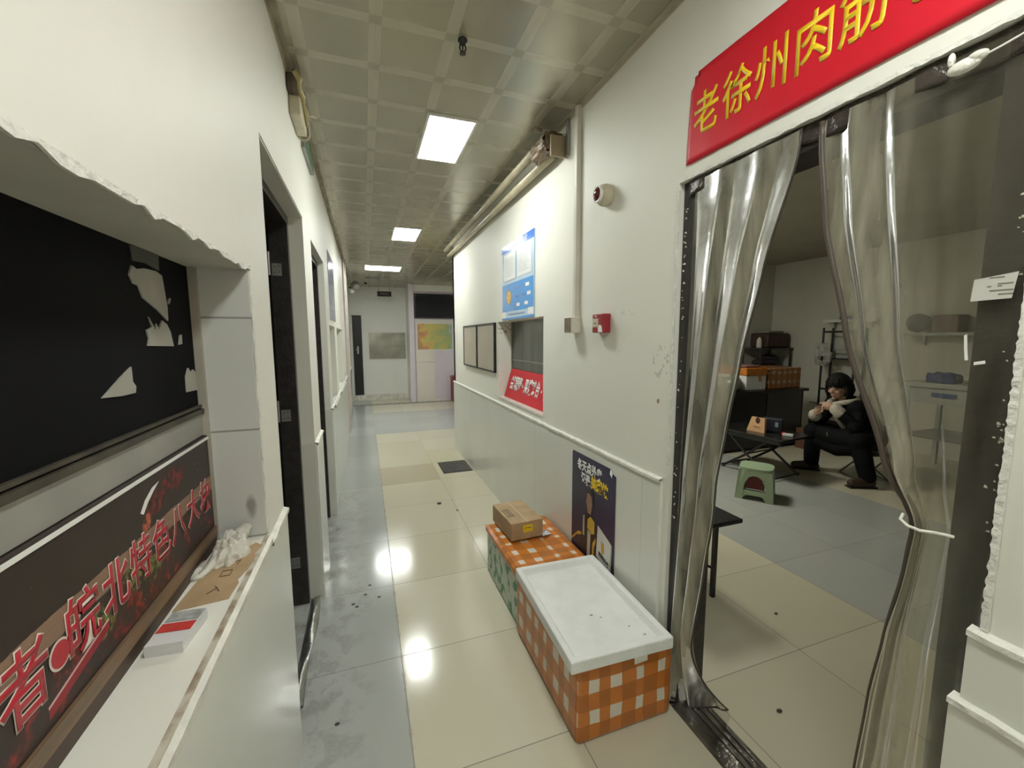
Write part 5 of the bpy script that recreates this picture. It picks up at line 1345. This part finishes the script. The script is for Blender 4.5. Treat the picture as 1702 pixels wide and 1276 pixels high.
b = MB(); b.obox(TL(0.05, -0.09, 0.464 + 0.075), (0.07, 0.20, 0.15), Matrix.Rotation(tyaw + 0.3, 3, 'Z'), bevel=0.012); b.build('body', mat('navy_pouch', (0.018, 0.020, 0.035), 0.4), bb)
b = MB(); b.obox(TL(0.005, -0.16, 0.464 + 0.09), (0.004, 0.03, 0.05), Matrix.Rotation(tyaw + 0.3, 3, 'Z')); b.build('grey_tag', mat('pouch_tag', (0.25, 0.30, 0.36), 0.4), bb)
cg = thing('cigarette_pack', 'small red and white packet at the right end of the folding table', 'packet', (4.0, 2.97, 0.464))
b = MB(); b.obox(TL(-0.02, -0.30, 0.477), (0.055, 0.09, 0.024), Matrix.Rotation(0.5, 3, 'Z'), bevel=0.002); b.build('body', mat('packet_white', (0.72, 0.72, 0.70), 0.4), cg)
b = MB(); b.obox(TL(-0.01, -0.245, 0.479), (0.056, 0.028, 0.027), Matrix.Rotation(0.5, 3, 'Z')); b.build('red_flap', mat('packet_red', (0.45, 0.03, 0.03), 0.4), cg)

# black worktop with a grey front panel
be = thing('black_counter', 'long black-topped counter with dark grey front against the side room corner', 'counter', (4.5, 4.2, 0.0))
b = MB(); b.box((3.2, 3.95, 0.755), (5.70, 4.55, 0.795), bevel=0.004); b.build('top', mat('black_worktop', (0.012, 0.011, 0.010), 0.25), be)
b = MB(); b.box((4.98, 3.985, 0.04), (5.62, 4.01, 0.755)); b.build('door', mat('dark_grey_front', (0.050, 0.050, 0.052), 0.35, var=0.15), be)
b = MB(); b.box((3.22, 3.985, 0.04), (4.96, 4.01, 0.755)); b.build('door', M_BLACK, be)
b = MB(); b.box((3.22, 4.01, 0.0), (5.68, 4.53, 0.755)); b.build('carcass', M_BLACKM, be)

def tapebox(label, a, c, m, group):
    o = MB(); o.box(a, c, bevel=0.012); o = o.build('foam_box', m); tag(o, label, 'box', group); return o
M_TAPE3 = tape_weave('dark_tape_woven_foam', (0.55, 0.53, 0.46), (0.44, 0.17, 0.04), ((0, 0.02, 0.10, 0.70), (1, -0.30, 0.10, 0.66), (2, 0.0, 0.125, 0.66)))
g_ = 'taped foam boxes on the black counter'
wb = thing('foam_box', 'white foam box with an orange taped top on the black counter', 'box', (4.80, 4.2, 0.796), g_)
b = MB(); b.box((4.63, 4.02, 0.796), (4.98, 4.48, 0.99), bevel=0.01); b.build('body', M_FOAM, wb)
b = MB(); b.box((4.62, 4.01, 0.99), (4.99, 4.49, 1.09), bevel=0.012); b.build('taped_lid', M_ORTAPE, wb)
b = MB(); b.box((4.84, 4.014, 0.91), (4.875, 4.0195, 0.99)); b.build('tape_tail', M_ORTAPE, wb)
tapebox('foam box fully crossed with brown tape at the right end of the black counter', (5.03, 4.02, 0.796), (5.62, 4.50, 1.075), M_TAPE3, g_)
pt = thing('metal_pot', 'round dull metal pot at the left of the foam boxes on the counter', 'pot', (4.52, 4.12, 0.796))
b = MB(); b.lathe([(0, 0), (0.085, 0.0), (0.125, 0.05), (0.13, 0.11), (0.10, 0.165), (0.0, 0.175)], (4.475, 4.11, 0.797), 28); b.build('body', M_STEELD, pt, smooth=True)
b = MB(); b.lathe([(0, 0.175), (0.02, 0.178), (0.018, 0.20), (0, 0.205)], (4.475, 4.11, 0.797), 16); b.build('knob', M_BLACK, pt, smooth=True)
rbx = MB(); rbx.box((5.46, 3.72, 0.0), (5.74, 3.92, 0.27), bevel=0.006); rbx = rbx.build('cardboard_box', mat('reddish_cardboard', (0.17, 0.075, 0.04), 0.7, var=0.2)); tag(rbx, 'reddish brown carton on the floor at the foot of the black counter', 'box')

# storage shelf in the corner with a basket
sh = thing('storage_shelf', 'dark storage shelf in the back corner under the brown basket', 'shelf', (6.3, 5.15, 0.0))
for (x, y) in ((5.95, 4.93), (6.6, 4.93), (5.95, 5.30), (6.6, 5.30)):
    b = MB(); b.tube([(x, y, 0), (x, y, 1.31)], 0.016, 8); b.build('post', M_BLACK, sh)
for z in (0.35, 0.98, 1.29):
    b = MB(); b.box((5.92, 4.90, z), (6.63, 5.32, z + 0.022)); b.build('board', mat('dark_board', (0.035, 0.025, 0.025), 0.5), sh)
bs = thing('storage_basket', 'dark brown lidded basket on top of the corner storage shelf', 'basket', (6.4, 5.12, 1.312))
b = MB(); b.box((6.12, 4.95, 1.313), (6.60, 5.29, 1.55), bevel=0.03); b.build('body', mat('brown_weave', (0.080, 0.042, 0.030), 0.6, var=0.4, vscale=30, bump=0.8, bscale=60), bs)
b = MB(); b.box((6.18, 5.0, 1.55), (6.52, 5.24, 1.585), bevel=0.01); b.build('lid', mat('pale_lid', (0.24, 0.24, 0.22), 0.5), bs)
jar = MB(); jar.lathe([(0, 0), (0.035, 0), (0.04, 0.01), (0.038, 0.13), (0.02, 0.15), (0.02, 0.17), (0, 0.17)], (6.06, 5.06, 1.313), 16); jar = jar.build('white_bottle', M_WHITEP, smooth=True); tag(jar, 'small white bottle at the left of the brown basket on the shelf', 'bottle')
sk = thing('cloth_bundle', 'dark folded cloths on the middle board of the corner shelf', 'cloth', (6.25, 5.1, 1.003))
b = MB(); b.sphere((6.22, 5.08, 1.075), (0.24, 0.13, 0.07), 20, 12); b.sphere((6.35, 5.1, 1.14), (0.16, 0.12, 0.06), 20, 12); b.build('dark_cloth', mat('dark_cloth', (0.045, 0.035, 0.04), 0.8, bump=0.9, bscale=30), sk, smooth=True)
pk = MB(); pk.box((4.66, 4.06, 1.093), (4.93, 4.40, 1.12), bevel=0.012); pk = pk.build('pink_cloth', mat('dusty_pink_cloth', (0.24, 0.12, 0.11), 0.8, bump=0.6, bscale=40), smooth=True); tag(pk, 'flat dusty pink cloth lying on the orange-topped foam box', 'cloth')

# rack by the back wall with papers and trays
rk = thing('metal_rack', 'black metal rack with trays standing at the back wall behind the seated person', 'rack', (6.5, 4.1, 0.0))
for (x, y) in ((6.42, 4.30), (6.42, 3.86), (6.62, 4.30), (6.62, 3.86)):
    b = MB(); b.tube([(x, y, 0), (x, y, 1.62)], 0.014, 8); b.build('post', M_BLACK, rk)
for z in (1.56, 0.72, 0.25):
    b = MB(); b.box((6.41, 3.86, z - 0.014), (6.43, 4.30, z + 0.014)); b.build('rail', M_BLACK, rk)
b = MB(); b.box((6.40, 3.86, 1.16), (6.63, 4.30, 1.175)); b.build('shelf', M_BLACK, rk)
tr_ = thing('tray_stack', 'stacked pale trays on the black rack', 'trays', (6.5, 3.98, 1.177))
for k, z in enumerate((1.177, 1.25)):
    b = MB(); b.box((6.445, 3.89 + 0.02 * k, z), (6.60, 4.13, z + 0.055), bevel=0.01); b.build('tray', mat('grey_tray', (0.42, 0.43, 0.43), 0.4, var=0.1), tr_)
wbg = thing('hanging_bags', 'bunch of pale plastic bags hanging at the left post of the rack', 'bags', (6.38, 4.22, 1.10))
b = MB()
for (y, z, r1, r2) in ((4.24, 1.30, 0.09, 0.13), (4.33, 1.22, 0.06, 0.15), (4.17, 1.20, 0.07, 0.12), (4.27, 1.10, 0.12, 0.05)):
    b.sphere((6.36, y, z), (0.03, r1 * 0.6, r2 * 0.8), 28, 20)
for v in b.bm.verts:
    q = v.co.copy(); v.co += Vector((mnoise.noise(q * 30), mnoise.noise(q * 33 + Vector((5, 0, 0))), mnoise.noise(q * 31 + Vector((0, 7, 0))))) * 0.022
b.build('bag', mat('milky_bag', (0.48, 0.48, 0.46), 0.35, bump=1.0, bscale=35), wbg, smooth=True)
ws = thing('wall_shelf', 'narrow white shelf high on the back wall above the black rack', 'shelf', (6.6, 4.1, 1.70))
b = MB(); b.box((6.50, 3.7, 1.70), (6.658, 4.38, 1.735)); b.build('board', M_WHITEP, ws)
b = MB(); b.box((6.62, 3.8, 1.62), (6.658, 3.82, 1.70)); b.box((6.62, 4.28, 1.62), (6.658, 4.30, 1.70)); b.build('bracket', M_STEELD, ws)
bx2 = MB(); bx2.box((6.53, 3.98, 1.736), (6.64, 4.17, 1.78), bevel=0.004); bx2 = bx2.build('blue_packet', mat('deep_blue_packet', (0.03, 0.03, 0.20), 0.4)); tag(bx2, 'small deep blue packet on the narrow white wall shelf', 'packet')

# counters seen through the right hand film
wc = thing('white_counter', 'white counter with open legs seen through the clear right curtain', 'counter', (6.0, 2.6, 0.0))
M_WCT = mat('white_counter', (0.42, 0.43, 0.41), 0.4, var=0.1)
b = MB(); b.box((5.60, 1.7, 0.95), (6.3, 2.88, 1.0), bevel=0.006); b.build('top', M_WCT, wc)
b = MB(); b.box((5.63, 1.72, 0.78), (5.65, 2.86, 0.95)); b.build('front_rail', M_WCT, wc)
b = MB(); b.box((5.618, 2.42, 0.855), (5.629, 2.62, 0.90)); b.build('blue_strip', mat('blue_strip', (0.04, 0.08, 0.22), 0.4), wc)
for (x, y) in ((5.64, 2.83), (5.64, 1.76), (6.26, 2.83), (6.26, 1.76)):
    b = MB(); b.box((x - 0.02, y - 0.02, 0), (x + 0.02, y + 0.02, 0.95)); b.build('leg', M_WCT, wc)
b = MB(); b.box((5.63, 1.75, 0.40), (6.27, 2.85, 0.42)); b.build('lower_shelf', M_STEELD, wc)
ub = MB(); ub.box((5.72, 2.50, 1.001), (5.88, 2.72, 1.095)); bmesh.ops.subdivide_edges(ub.bm, edges=list(ub.bm.edges), cuts=7, use_grid_fill=True)
for v in ub.bm.verts:
    q = v.co.copy(); t_b = (q.z - 1.0) / 0.095
    v.co += Vector((mnoise.noise(q * 14), mnoise.noise(q * 15 + Vector((3, 0, 0))), 0.7 * mnoise.noise(q * 16 + Vector((0, 9, 0))))) * 0.035 * t_b
ub = ub.build('blue_bag', mat('blue_bag_cloth', (0.03, 0.055, 0.19), 0.6, bump=0.7, bscale=40), smooth=True); tag(ub, 'limp blue bag lying on the white counter', 'bag')
dp = thing('dark_pot', 'big dark round pot on the white counter near the doorway edge', 'pot', (5.95, 2.38, 1.0))
b = MB(); b.lathe([(0, 0), (0.13, 0.0), (0.16, 0.04), (0.16, 0.18), (0.12, 0.23), (0, 0.25)], (5.90, 2.27, 1.001), 28); b.build('body', mat('dark_pot_enamel', (0.020, 0.020, 0.026), 0.25), dp, smooth=True)
b = MB(); b.sphere((5.90, 2.27, 1.262), 0.022, 12, 8); b.build('knob', M_BLACK, dp, smooth=True)
hs2 = thing('long_wall_shelf', 'long pale shelf on the back wall seen through the clear right curtain', 'shelf', (6.5, 3.0, 1.50))
b = MB(); b.box((6.38, 2.2, 1.50), (6.658, 3.36, 1.535)); b.build('board', M_WCT, hs2)
b = MB(); b.box((6.60, 2.4, 1.38), (6.655, 2.42, 1.50)); b.box((6.60, 3.2, 1.38), (6.655, 3.22, 1.50)); b.build('bracket', M_STEELD, hs2)
hb1 = MB(); hb1.sphere((6.52, 3.24, 1.655), (0.11, 0.12, 0.118), 20, 14); hb1 = hb1.build('dark_round_container', mat('dark_round', (0.06, 0.06, 0.055), 0.5), smooth=True); tag(hb1, 'dark round container on the long pale wall shelf', 'container')
hb3 = MB(); hb3.box((6.42, 2.82, 1.536), (6.63, 3.06, 1.74), bevel=0.008); hb3 = hb3.build('brown_box', mat('brown_shelf_box', (0.20, 0.13, 0.09), 0.6, var=0.2)); tag(hb3, 'brown box beside the round container on the long wall shelf', 'box')

# dark stool leg half hidden behind the left curtain
lg = thing('folding_stand', 'black folding stand just inside the doorway behind the left curtain', 'stand', (1.80, 1.95, 0.0))
b = MB(); b.box((1.66, 1.72, 0.42), (2.02, 2.22, 0.445), bevel=0.004); b.build('top', M_BLACK, lg)
for (x, y) in ((1.835, 1.735), (1.69, 2.19), (1.99, 2.19)):
    b = MB(); b.box((x - 0.011, y - 0.011, 0), (x + 0.011, y + 0.011, 0.42)); b.build('leg', M_BLACK, lg)
b = MB(); b.tube([(1.835, 1.74, 0.17), (1.69, 2.19, 0.17)], 0.008, 8); b.build('brace', M_BLACK, lg)

# ------------------------------------------------------------------ seated person on a low folding stool
st = thing('folding_stool', 'low folding stool with green seat under the seated person', 'stool', (4.96, 2.80, 0.0))
M_SEATG = mat('olive_seat', (0.13, 0.15, 0.06), 0.6, var=0.2)
Fv = Vector((-0.87, 0.49, 0)); Lv = Vector((-0.49, -0.87, 0)); Uv = Vector((0, 0, 1))
PC = Vector((4.95, 2.79, 0))
def PL(f, l, z): return PC + Fv * f + Lv * l + Uv * z
Mst = Matrix((Fv, Lv, Uv)).transposed()
b = MB(); b.obox(PL(0, 0, 0.288), (0.30, 0.38, 0.020), Mst, bevel=0.006); b.build('seat', M_SEATG, st)
for l in (-0.15, 0.15):
    for s in (-1, 1):
        b = MB(); b.tube([PL(0.15 * s, l, 0.008), PL(0, l, 0.145), PL(-0.13 * s, l, 0.28)], 0.008, 8); b.build('leg', mat('grey_metal_leg', (0.16, 0.17, 0.14), 0.4, metal=0.5), st)
for s in (-1, 1):
    b = MB(); b.tube([PL(0.15 * s, -0.15, 0.012), PL(0.15 * s, 0.15, 0.012)], 0.007, 8); b.build('crossbar', mat('grey_metal_leg', (0.16, 0.17, 0.14), 0.4), st)

pe = thing('person', 'person in a black coat with cream fleece collar, seated low and looking at a phone', 'person', (4.80, 2.85, 0.0))
J = dict(
    pelvis=Vector((4.94, 2.80, 0.435)), waist=Vector((4.90, 2.82, 0.52)), chest=Vector((4.83, 2.87, 0.67)), neck=Vector((4.755, 2.905, 0.822)),
    head=Vector((4.675, 2.940, 0.968)),
    shL=Vector((4.715, 2.775, 0.755)), elL=Vector((4.60, 2.70, 0.585)), wrL=Vector((4.515, 2.862, 0.765)),
    shR=Vector((4.845, 3.075, 0.755)), elR=Vector((4.72, 3.175, 0.545)), wrR=Vector((4.535, 3.065, 0.665)),
    hipL=Vector((4.90, 2.71, 0.432)), knL=Vector((4.60, 2.655, 0.46)), anL=Vector((4.645, 2.585, 0.085)),
    hipR=Vector((4.97, 2.89, 0.432)), knR=Vector((4.60, 3.11, 0.46)), anR=Vector((4.685, 3.165, 0.085)))
hf = Vector((-0.93, 0.04, -0.30)).normalized()
hl = Uv.cross(hf).normalized()
hu = hf.cross(hl).normalized()
Hd = Matrix((hf, hl, hu)).transposed()
def HP(f, l, u): return J['head'] + hf * f + hl * l + hu * u
def limb(b, pts, rs, seg=14):
    b.tube(pts, rs, seg)
    for p, r in zip(pts, rs): b.sphere(p, r, 14, 10)
def fingers(b, base, fwd, side, curl, thumb_side):
    """palm and five curled fingers; fwd runs wrist to knuckles, side across the palm, curl towards the palm side"""
    f = fwd.normalized(); s = side.normalized(); c = curl.normalized()
    kn = base + f * 0.085
    limb(b, [base, base + f * 0.045, kn], [0.024, 0.028, 0.022])
    for o in (-0.026, 0.026):
        limb(b, [base + f * 0.025 + s * o * 0.7, kn + s * o], [0.017, 0.014], 10)
    for i, (o, ln) in enumerate(((-0.033, 0.85), (-0.011, 1.0), (0.011, 0.96), (0.033, 0.76))):
        a = kn + s * o; k1 = a + f * 0.036 * ln + c * 0.014; k2 = k1 + f * 0.012 * ln + c * 0.028 * ln; k3 = k2 - f * 0.008 + c * 0.020 * ln
        limb(b, [a, k1, k2, k3], [0.011, 0.0098, 0.009, 0.0078], 10)
    t0 = base + f * 0.025 + s * thumb_side * 0.024; t1 = t0 + s * thumb_side * 0.030 + f * 0.026 + c * 0.010; t2 = t1 + f * 0.030 + c * 0.016
    limb(b, [t0, t1, t2], [0.014, 0.0118, 0.0095], 10)

# one continuous body
b = MB()
limb(b, [J['pelvis'], J['waist'], J['chest'], J['chest'].lerp(J['neck'], 0.6)], [0.130, 0.115, 0.125, 0.095])
limb(b, [J['chest'].lerp(J['neck'], 0.5), J['neck'], J['head'] - hu * 0.05 - hf * 0.02], [0.075, 0.056, 0.052])
for s in 'LR':
    limb(b, [J['chest'].lerp(J['neck'], 0.55), J['sh' + s], J['el' + s], J['wr' + s]], [0.07, 0.058, 0.042, 0.026])
    limb(b, [J['hip' + s], J['kn' + s], J['an' + s]], [0.088, 0.060, 0.040])
    toe = Vector((-0.94, 0.33, 0)) if s == 'L' else Vector((-0.72, 0.69, 0))
    limb(b, [J['an' + s], J['an' + s] - Uv * 0.045 + toe * 0.06, J['an' + s] - Uv * 0.05 + toe * 0.13], [0.040, 0.034, 0.028])
b.sphere(J['head'], (0.094, 0.076, 0.115), 24, 18, Hd)
b.sphere(HP(0.030, 0, -0.055), (0.062, 0.054, 0.062), 20, 14, Hd)
limb(b, [HP(0.090, 0, 0.012), HP(0.104, 0, -0.018), HP(0.100, 0, -0.030)], [0.010, 0.014, 0.012], 10)
for sgn in (-1, 1):
    b.sphere(HP(0.098, 0.011 * sgn, -0.030), 0.009, 10, 8)
    b.sphere(HP(0.062, 0.040 * sgn, -0.030), (0.026, 0.022, 0.022), 12, 8, Hd)
    b.sphere(HP(0.0, 0.078 * sgn, -0.012), (0.018, 0.010, 0.030), 12, 8, Hd)
b.sphere(HP(0.090, 0, -0.064), (0.012, 0.022, 0.009), 12, 8, Hd)
b.sphere(HP(0.083, 0, -0.098), (0.016, 0.020, 0.014), 12, 8, Hd)
fingers(b, J['wrL'], Vector((-0.35, 0.90, 0.12)), Vector((0.15, 0.05, 1)), Vector((-0.2, 0.25, -0.6)), 1)
fingers(b, J['wrR'], Vector((-0.40, -0.75, 0.62)), Vector((0.35, 0.45, 0.8)), Vector((-0.45, -0.55, 0.2)), 1)
b.build('body', M_SKIN, pe, smooth=True, remesh=0.0055, smo=3)
# eyes, brows, lips
for sgn in (-1, 1):
    e = MB(); e.sphere(HP(0.083, 0.032 * sgn, 0.004), (0.007, 0.014, 0.0045), 12, 8, Hd); e.build('eye', M_HAIR, pe, smooth=True)
    e = MB(); e.tube([HP(0.084, 0.018 * sgn, 0.024), HP(0.083, 0.034 * sgn, 0.028), HP(0.074, 0.048 * sgn, 0.024)], 0.0035, 6); e.build('eyebrow', M_HAIR, pe)
e = MB(); e.sphere(HP(0.099, 0, -0.064), (0.007, 0.019, 0.0045), 12, 8, Hd); e.build('lips', mat('lip_pink', (0.34, 0.13, 0.11), 0.5), pe, smooth=True)
# hair: chin length bob with a heavy fringe
hb_ = MB(); hb_.sphere((0, 0, 0), 1.0, 64, 48)
rnd = random.Random(4)
jag = [rnd.uniform(-0.010, 0.010) for _ in range(64)]
def hair_pt(v):
    f, l, u = v.x * 0.112 - 0.014, v.y * 0.100, v.z * 0.128 + 0.016
    if u < 0: f, l = f * (1 - 0.6 * u), l * (1 - 0.7 * u)
    k = 1 + 0.05 * math.sin(26 * math.atan2(l, u + 0.02)) * 0.4 + 0.06 * mnoise.noise(Vector((f, l, u)) * 30)
    return f * k, l * k, u
dead = []
for fc in hb_.bm.faces:
    c_ = fc.calc_center_median(); f, l, u = hair_pt(c_)
    jg = jag[int((l + 0.15) / 0.3 * 60) % 64]
    fringe = 0.030 + jg + 0.10 * abs(l) - (0.02 if l > 0.03 else 0)
    if (f > 0.018 and u < fringe and abs(l) < 0.088) or u < -0.088 + jg:
        dead.append(fc)
bmesh.ops.delete(hb_.bm, geom=dead, context='FACES')
for v in hb_.bm.verts:
    f, l, u = hair_pt(v.co.copy()); v.co = HP(f, l, u)
hb_.build('hair', M_HAIR, pe, smooth=True, solid=0.012)
for k in range(9):
    l = -0.060 + 0.120 * k / 8; sw = rnd.uniform(-0.012, 0.02)
    b = MB(); b.tube([HP(0.050, l * 0.75, 0.112), HP(0.086 - 2.0 * l * l, l + sw * 0.4, 0.075), HP(0.099 - 3.4 * l * l, l + sw, 0.030 + rnd.uniform(-0.016, 0.012))], [0.012, 0.013, 0.003], 8); b.build('fringe_lock', M_HAIR, pe, smooth=True)
for sgn in (-1, 1):
    for k in range(5):
        f = 0.030 - 0.024 * k
        b = MB(); b.tube([HP(f, 0.098 * sgn, 0.02), HP(f + 0.004, 0.106 * sgn, -0.05), HP(f + 0.012, 0.088 * sgn, -0.112 - rnd.uniform(0, 0.03))], [0.012, 0.015, 0.003], 8); b.build('side_lock', M_HAIR, pe, smooth=True)
# coat
b = MB()
limb(b, [J['pelvis'] + Uv * 0.045, J['waist'] + Uv * 0.03, J['chest'] - Fv * 0.02, J['chest'].lerp(J['neck'], 0.62) - Fv * 0.015], [0.172, 0.170, 0.170, 0.112])
for s in 'LR':
    w = J['el' + s].lerp(J['wr' + s], 0.80)
    limb(b, [J['chest'].lerp(J['neck'], 0.45), J['sh' + s], J['el' + s], w], [0.115, 0.092, 0.072, 0.056])
    # skirts of the coat over the thighs
    limb(b, [J['hip' + s] + Uv * 0.01, J['hip' + s].lerp(J['kn' + s], 0.8)], [0.122, 0.108])
kl = J['hipL'].lerp(J['knL'], 0.86); kr = J['hipR'].lerp(J['knR'], 0.9); mid = (kl + kr) / 2
limb(b, [kl, mid - Uv * 0.02, kr], [0.105, 0.10, 0.10])
limb(b, [kl - Uv * 0.07, mid - Uv * 0.13, kr - Uv * 0.08], [0.09, 0.085, 0.09])
b.build('coat', M_COAT, pe, smooth=True, remesh=0.010, smo=4)
# trousers
b = MB()
for s in 'LR':
    limb(b, [J['hip' + s], J['kn' + s], J['kn' + s].lerp(J['an' + s], 0.55), J['an' + s] + Uv * 0.02], [0.115, 0.092, 0.078, 0.072])
limb(b, [J['hipL'], J['hipR']], [0.12, 0.12])
b.build('trousers', M_TROUS, pe, smooth=True, remesh=0.010, smo=4)
for s in 'LR':
    toe = Vector((-0.94, 0.33, 0)) if s == 'L' else Vector((-0.72, 0.69, 0))
    a = J['an' + s]
    b = MB(); limb(b, [Vector((a.x, a.y, 0.095)), Vector((a.x, a.y, 0.05))], [0.052, 0.050])
    limb(b, [Vector((a.x, a.y, 0.048)) - toe * 0.035, Vector((a.x, a.y, 0.050)) + toe * 0.07, Vector((a.x, a.y, 0.043)) + toe * 0.15], [0.047, 0.049, 0.041])
    o = b.build('shoe', M_SHOE, pe, smooth=True, remesh=0.008, smo=3)
    b = MB(); b.obox(Vector((a.x, a.y, 0.008)) + toe * 0.055, (0.27, 0.088, 0.014), Matrix.Rotation(math.atan2(toe.y, toe.x), 3, 'Z'), bevel=0.006); b.build('sole', M_BLACKM, o)
# fleece collar, front edge and cuffs
b = MB()
nk = J['neck']
ring = []
for k in range(19):
    a = -2.75 + 5.5 * k / 18
    d = -Fv * math.cos(a) + Lv * math.sin(a)
    ring.append(nk + d * 0.115 + Uv * (0.02 - 0.06 * (abs(a) / 2.75) ** 2) + Fv * (0.02))
limb(b, ring, [0.030] * 19, 10)
b.build('fleece_collar', M_FLEECE, pe, smooth=True, remesh=0.008, smo=2)
b = MB(); limb(b, [nk + Fv * 0.135 - Uv * 0.045 + Lv * 0.02, J['chest'] + Fv * 0.185 + Lv * 0.035 - Uv * 0.02, J['waist'] + Fv * 0.195 + Lv * 0.045 + Uv * 0.02, J['waist'] + Fv * 0.20 + Lv * 0.03 - Uv * 0.05], [0.024, 0.022, 0.022, 0.026], 10)
b.build('fleece_edge', M_FLEECE, pe, smooth=True, remesh=0.008, smo=2)
for s in 'LR':
    d = (J['wr' + s] - J['el' + s]).normalized(); c0 = J['el' + s].lerp(J['wr' + s], 0.74); 
    b = MB(); limb(b, [c0, c0 + d * 0.045], [0.060, 0.058], 16); b.build('fleece_cuff', M_FLEECE, pe, smooth=True, remesh=0.008, smo=2)
b = MB(); b.sphere(mid + Fv * 0.105 - Lv * 0.04 - Uv * 0.01, (0.012, 0.052, 0.055), 14, 10, Mst); b.build('green_badge', mat('yellow_green_print', (0.16, 0.20, 0.03), 0.6, var=0.5, vscale=30), pe, smooth=True)
# phone in the hands
ph = thing('mobile_phone', 'dark mobile phone held up in the seated person\'s hands', 'phone', (4.475, 2.975, 0.80))
pd = (HP(0.1, 0, 0.05) - Vector((4.475, 2.972, 0.785)) + Vector((0, 0, 0.12))).normalized()
pl = Uv.cross(pd).normalized(); pu = pd.cross(pl)
Mp = Matrix((pd, pl, pu)).transposed()
b = MB(); b.obox((4.448, 2.992, 0.792), (0.009, 0.068, 0.125), Mp, bevel=0.003); b.build('case', M_BLACK, ph)
b = MB(); b.obox(Vector((4.448, 2.992, 0.792)) + pd * 0.005, (0.001, 0.062, 0.117), Mp); b.build('screen', mat('phone_screen', (0.05, 0.06, 0.07), 0.1), ph)
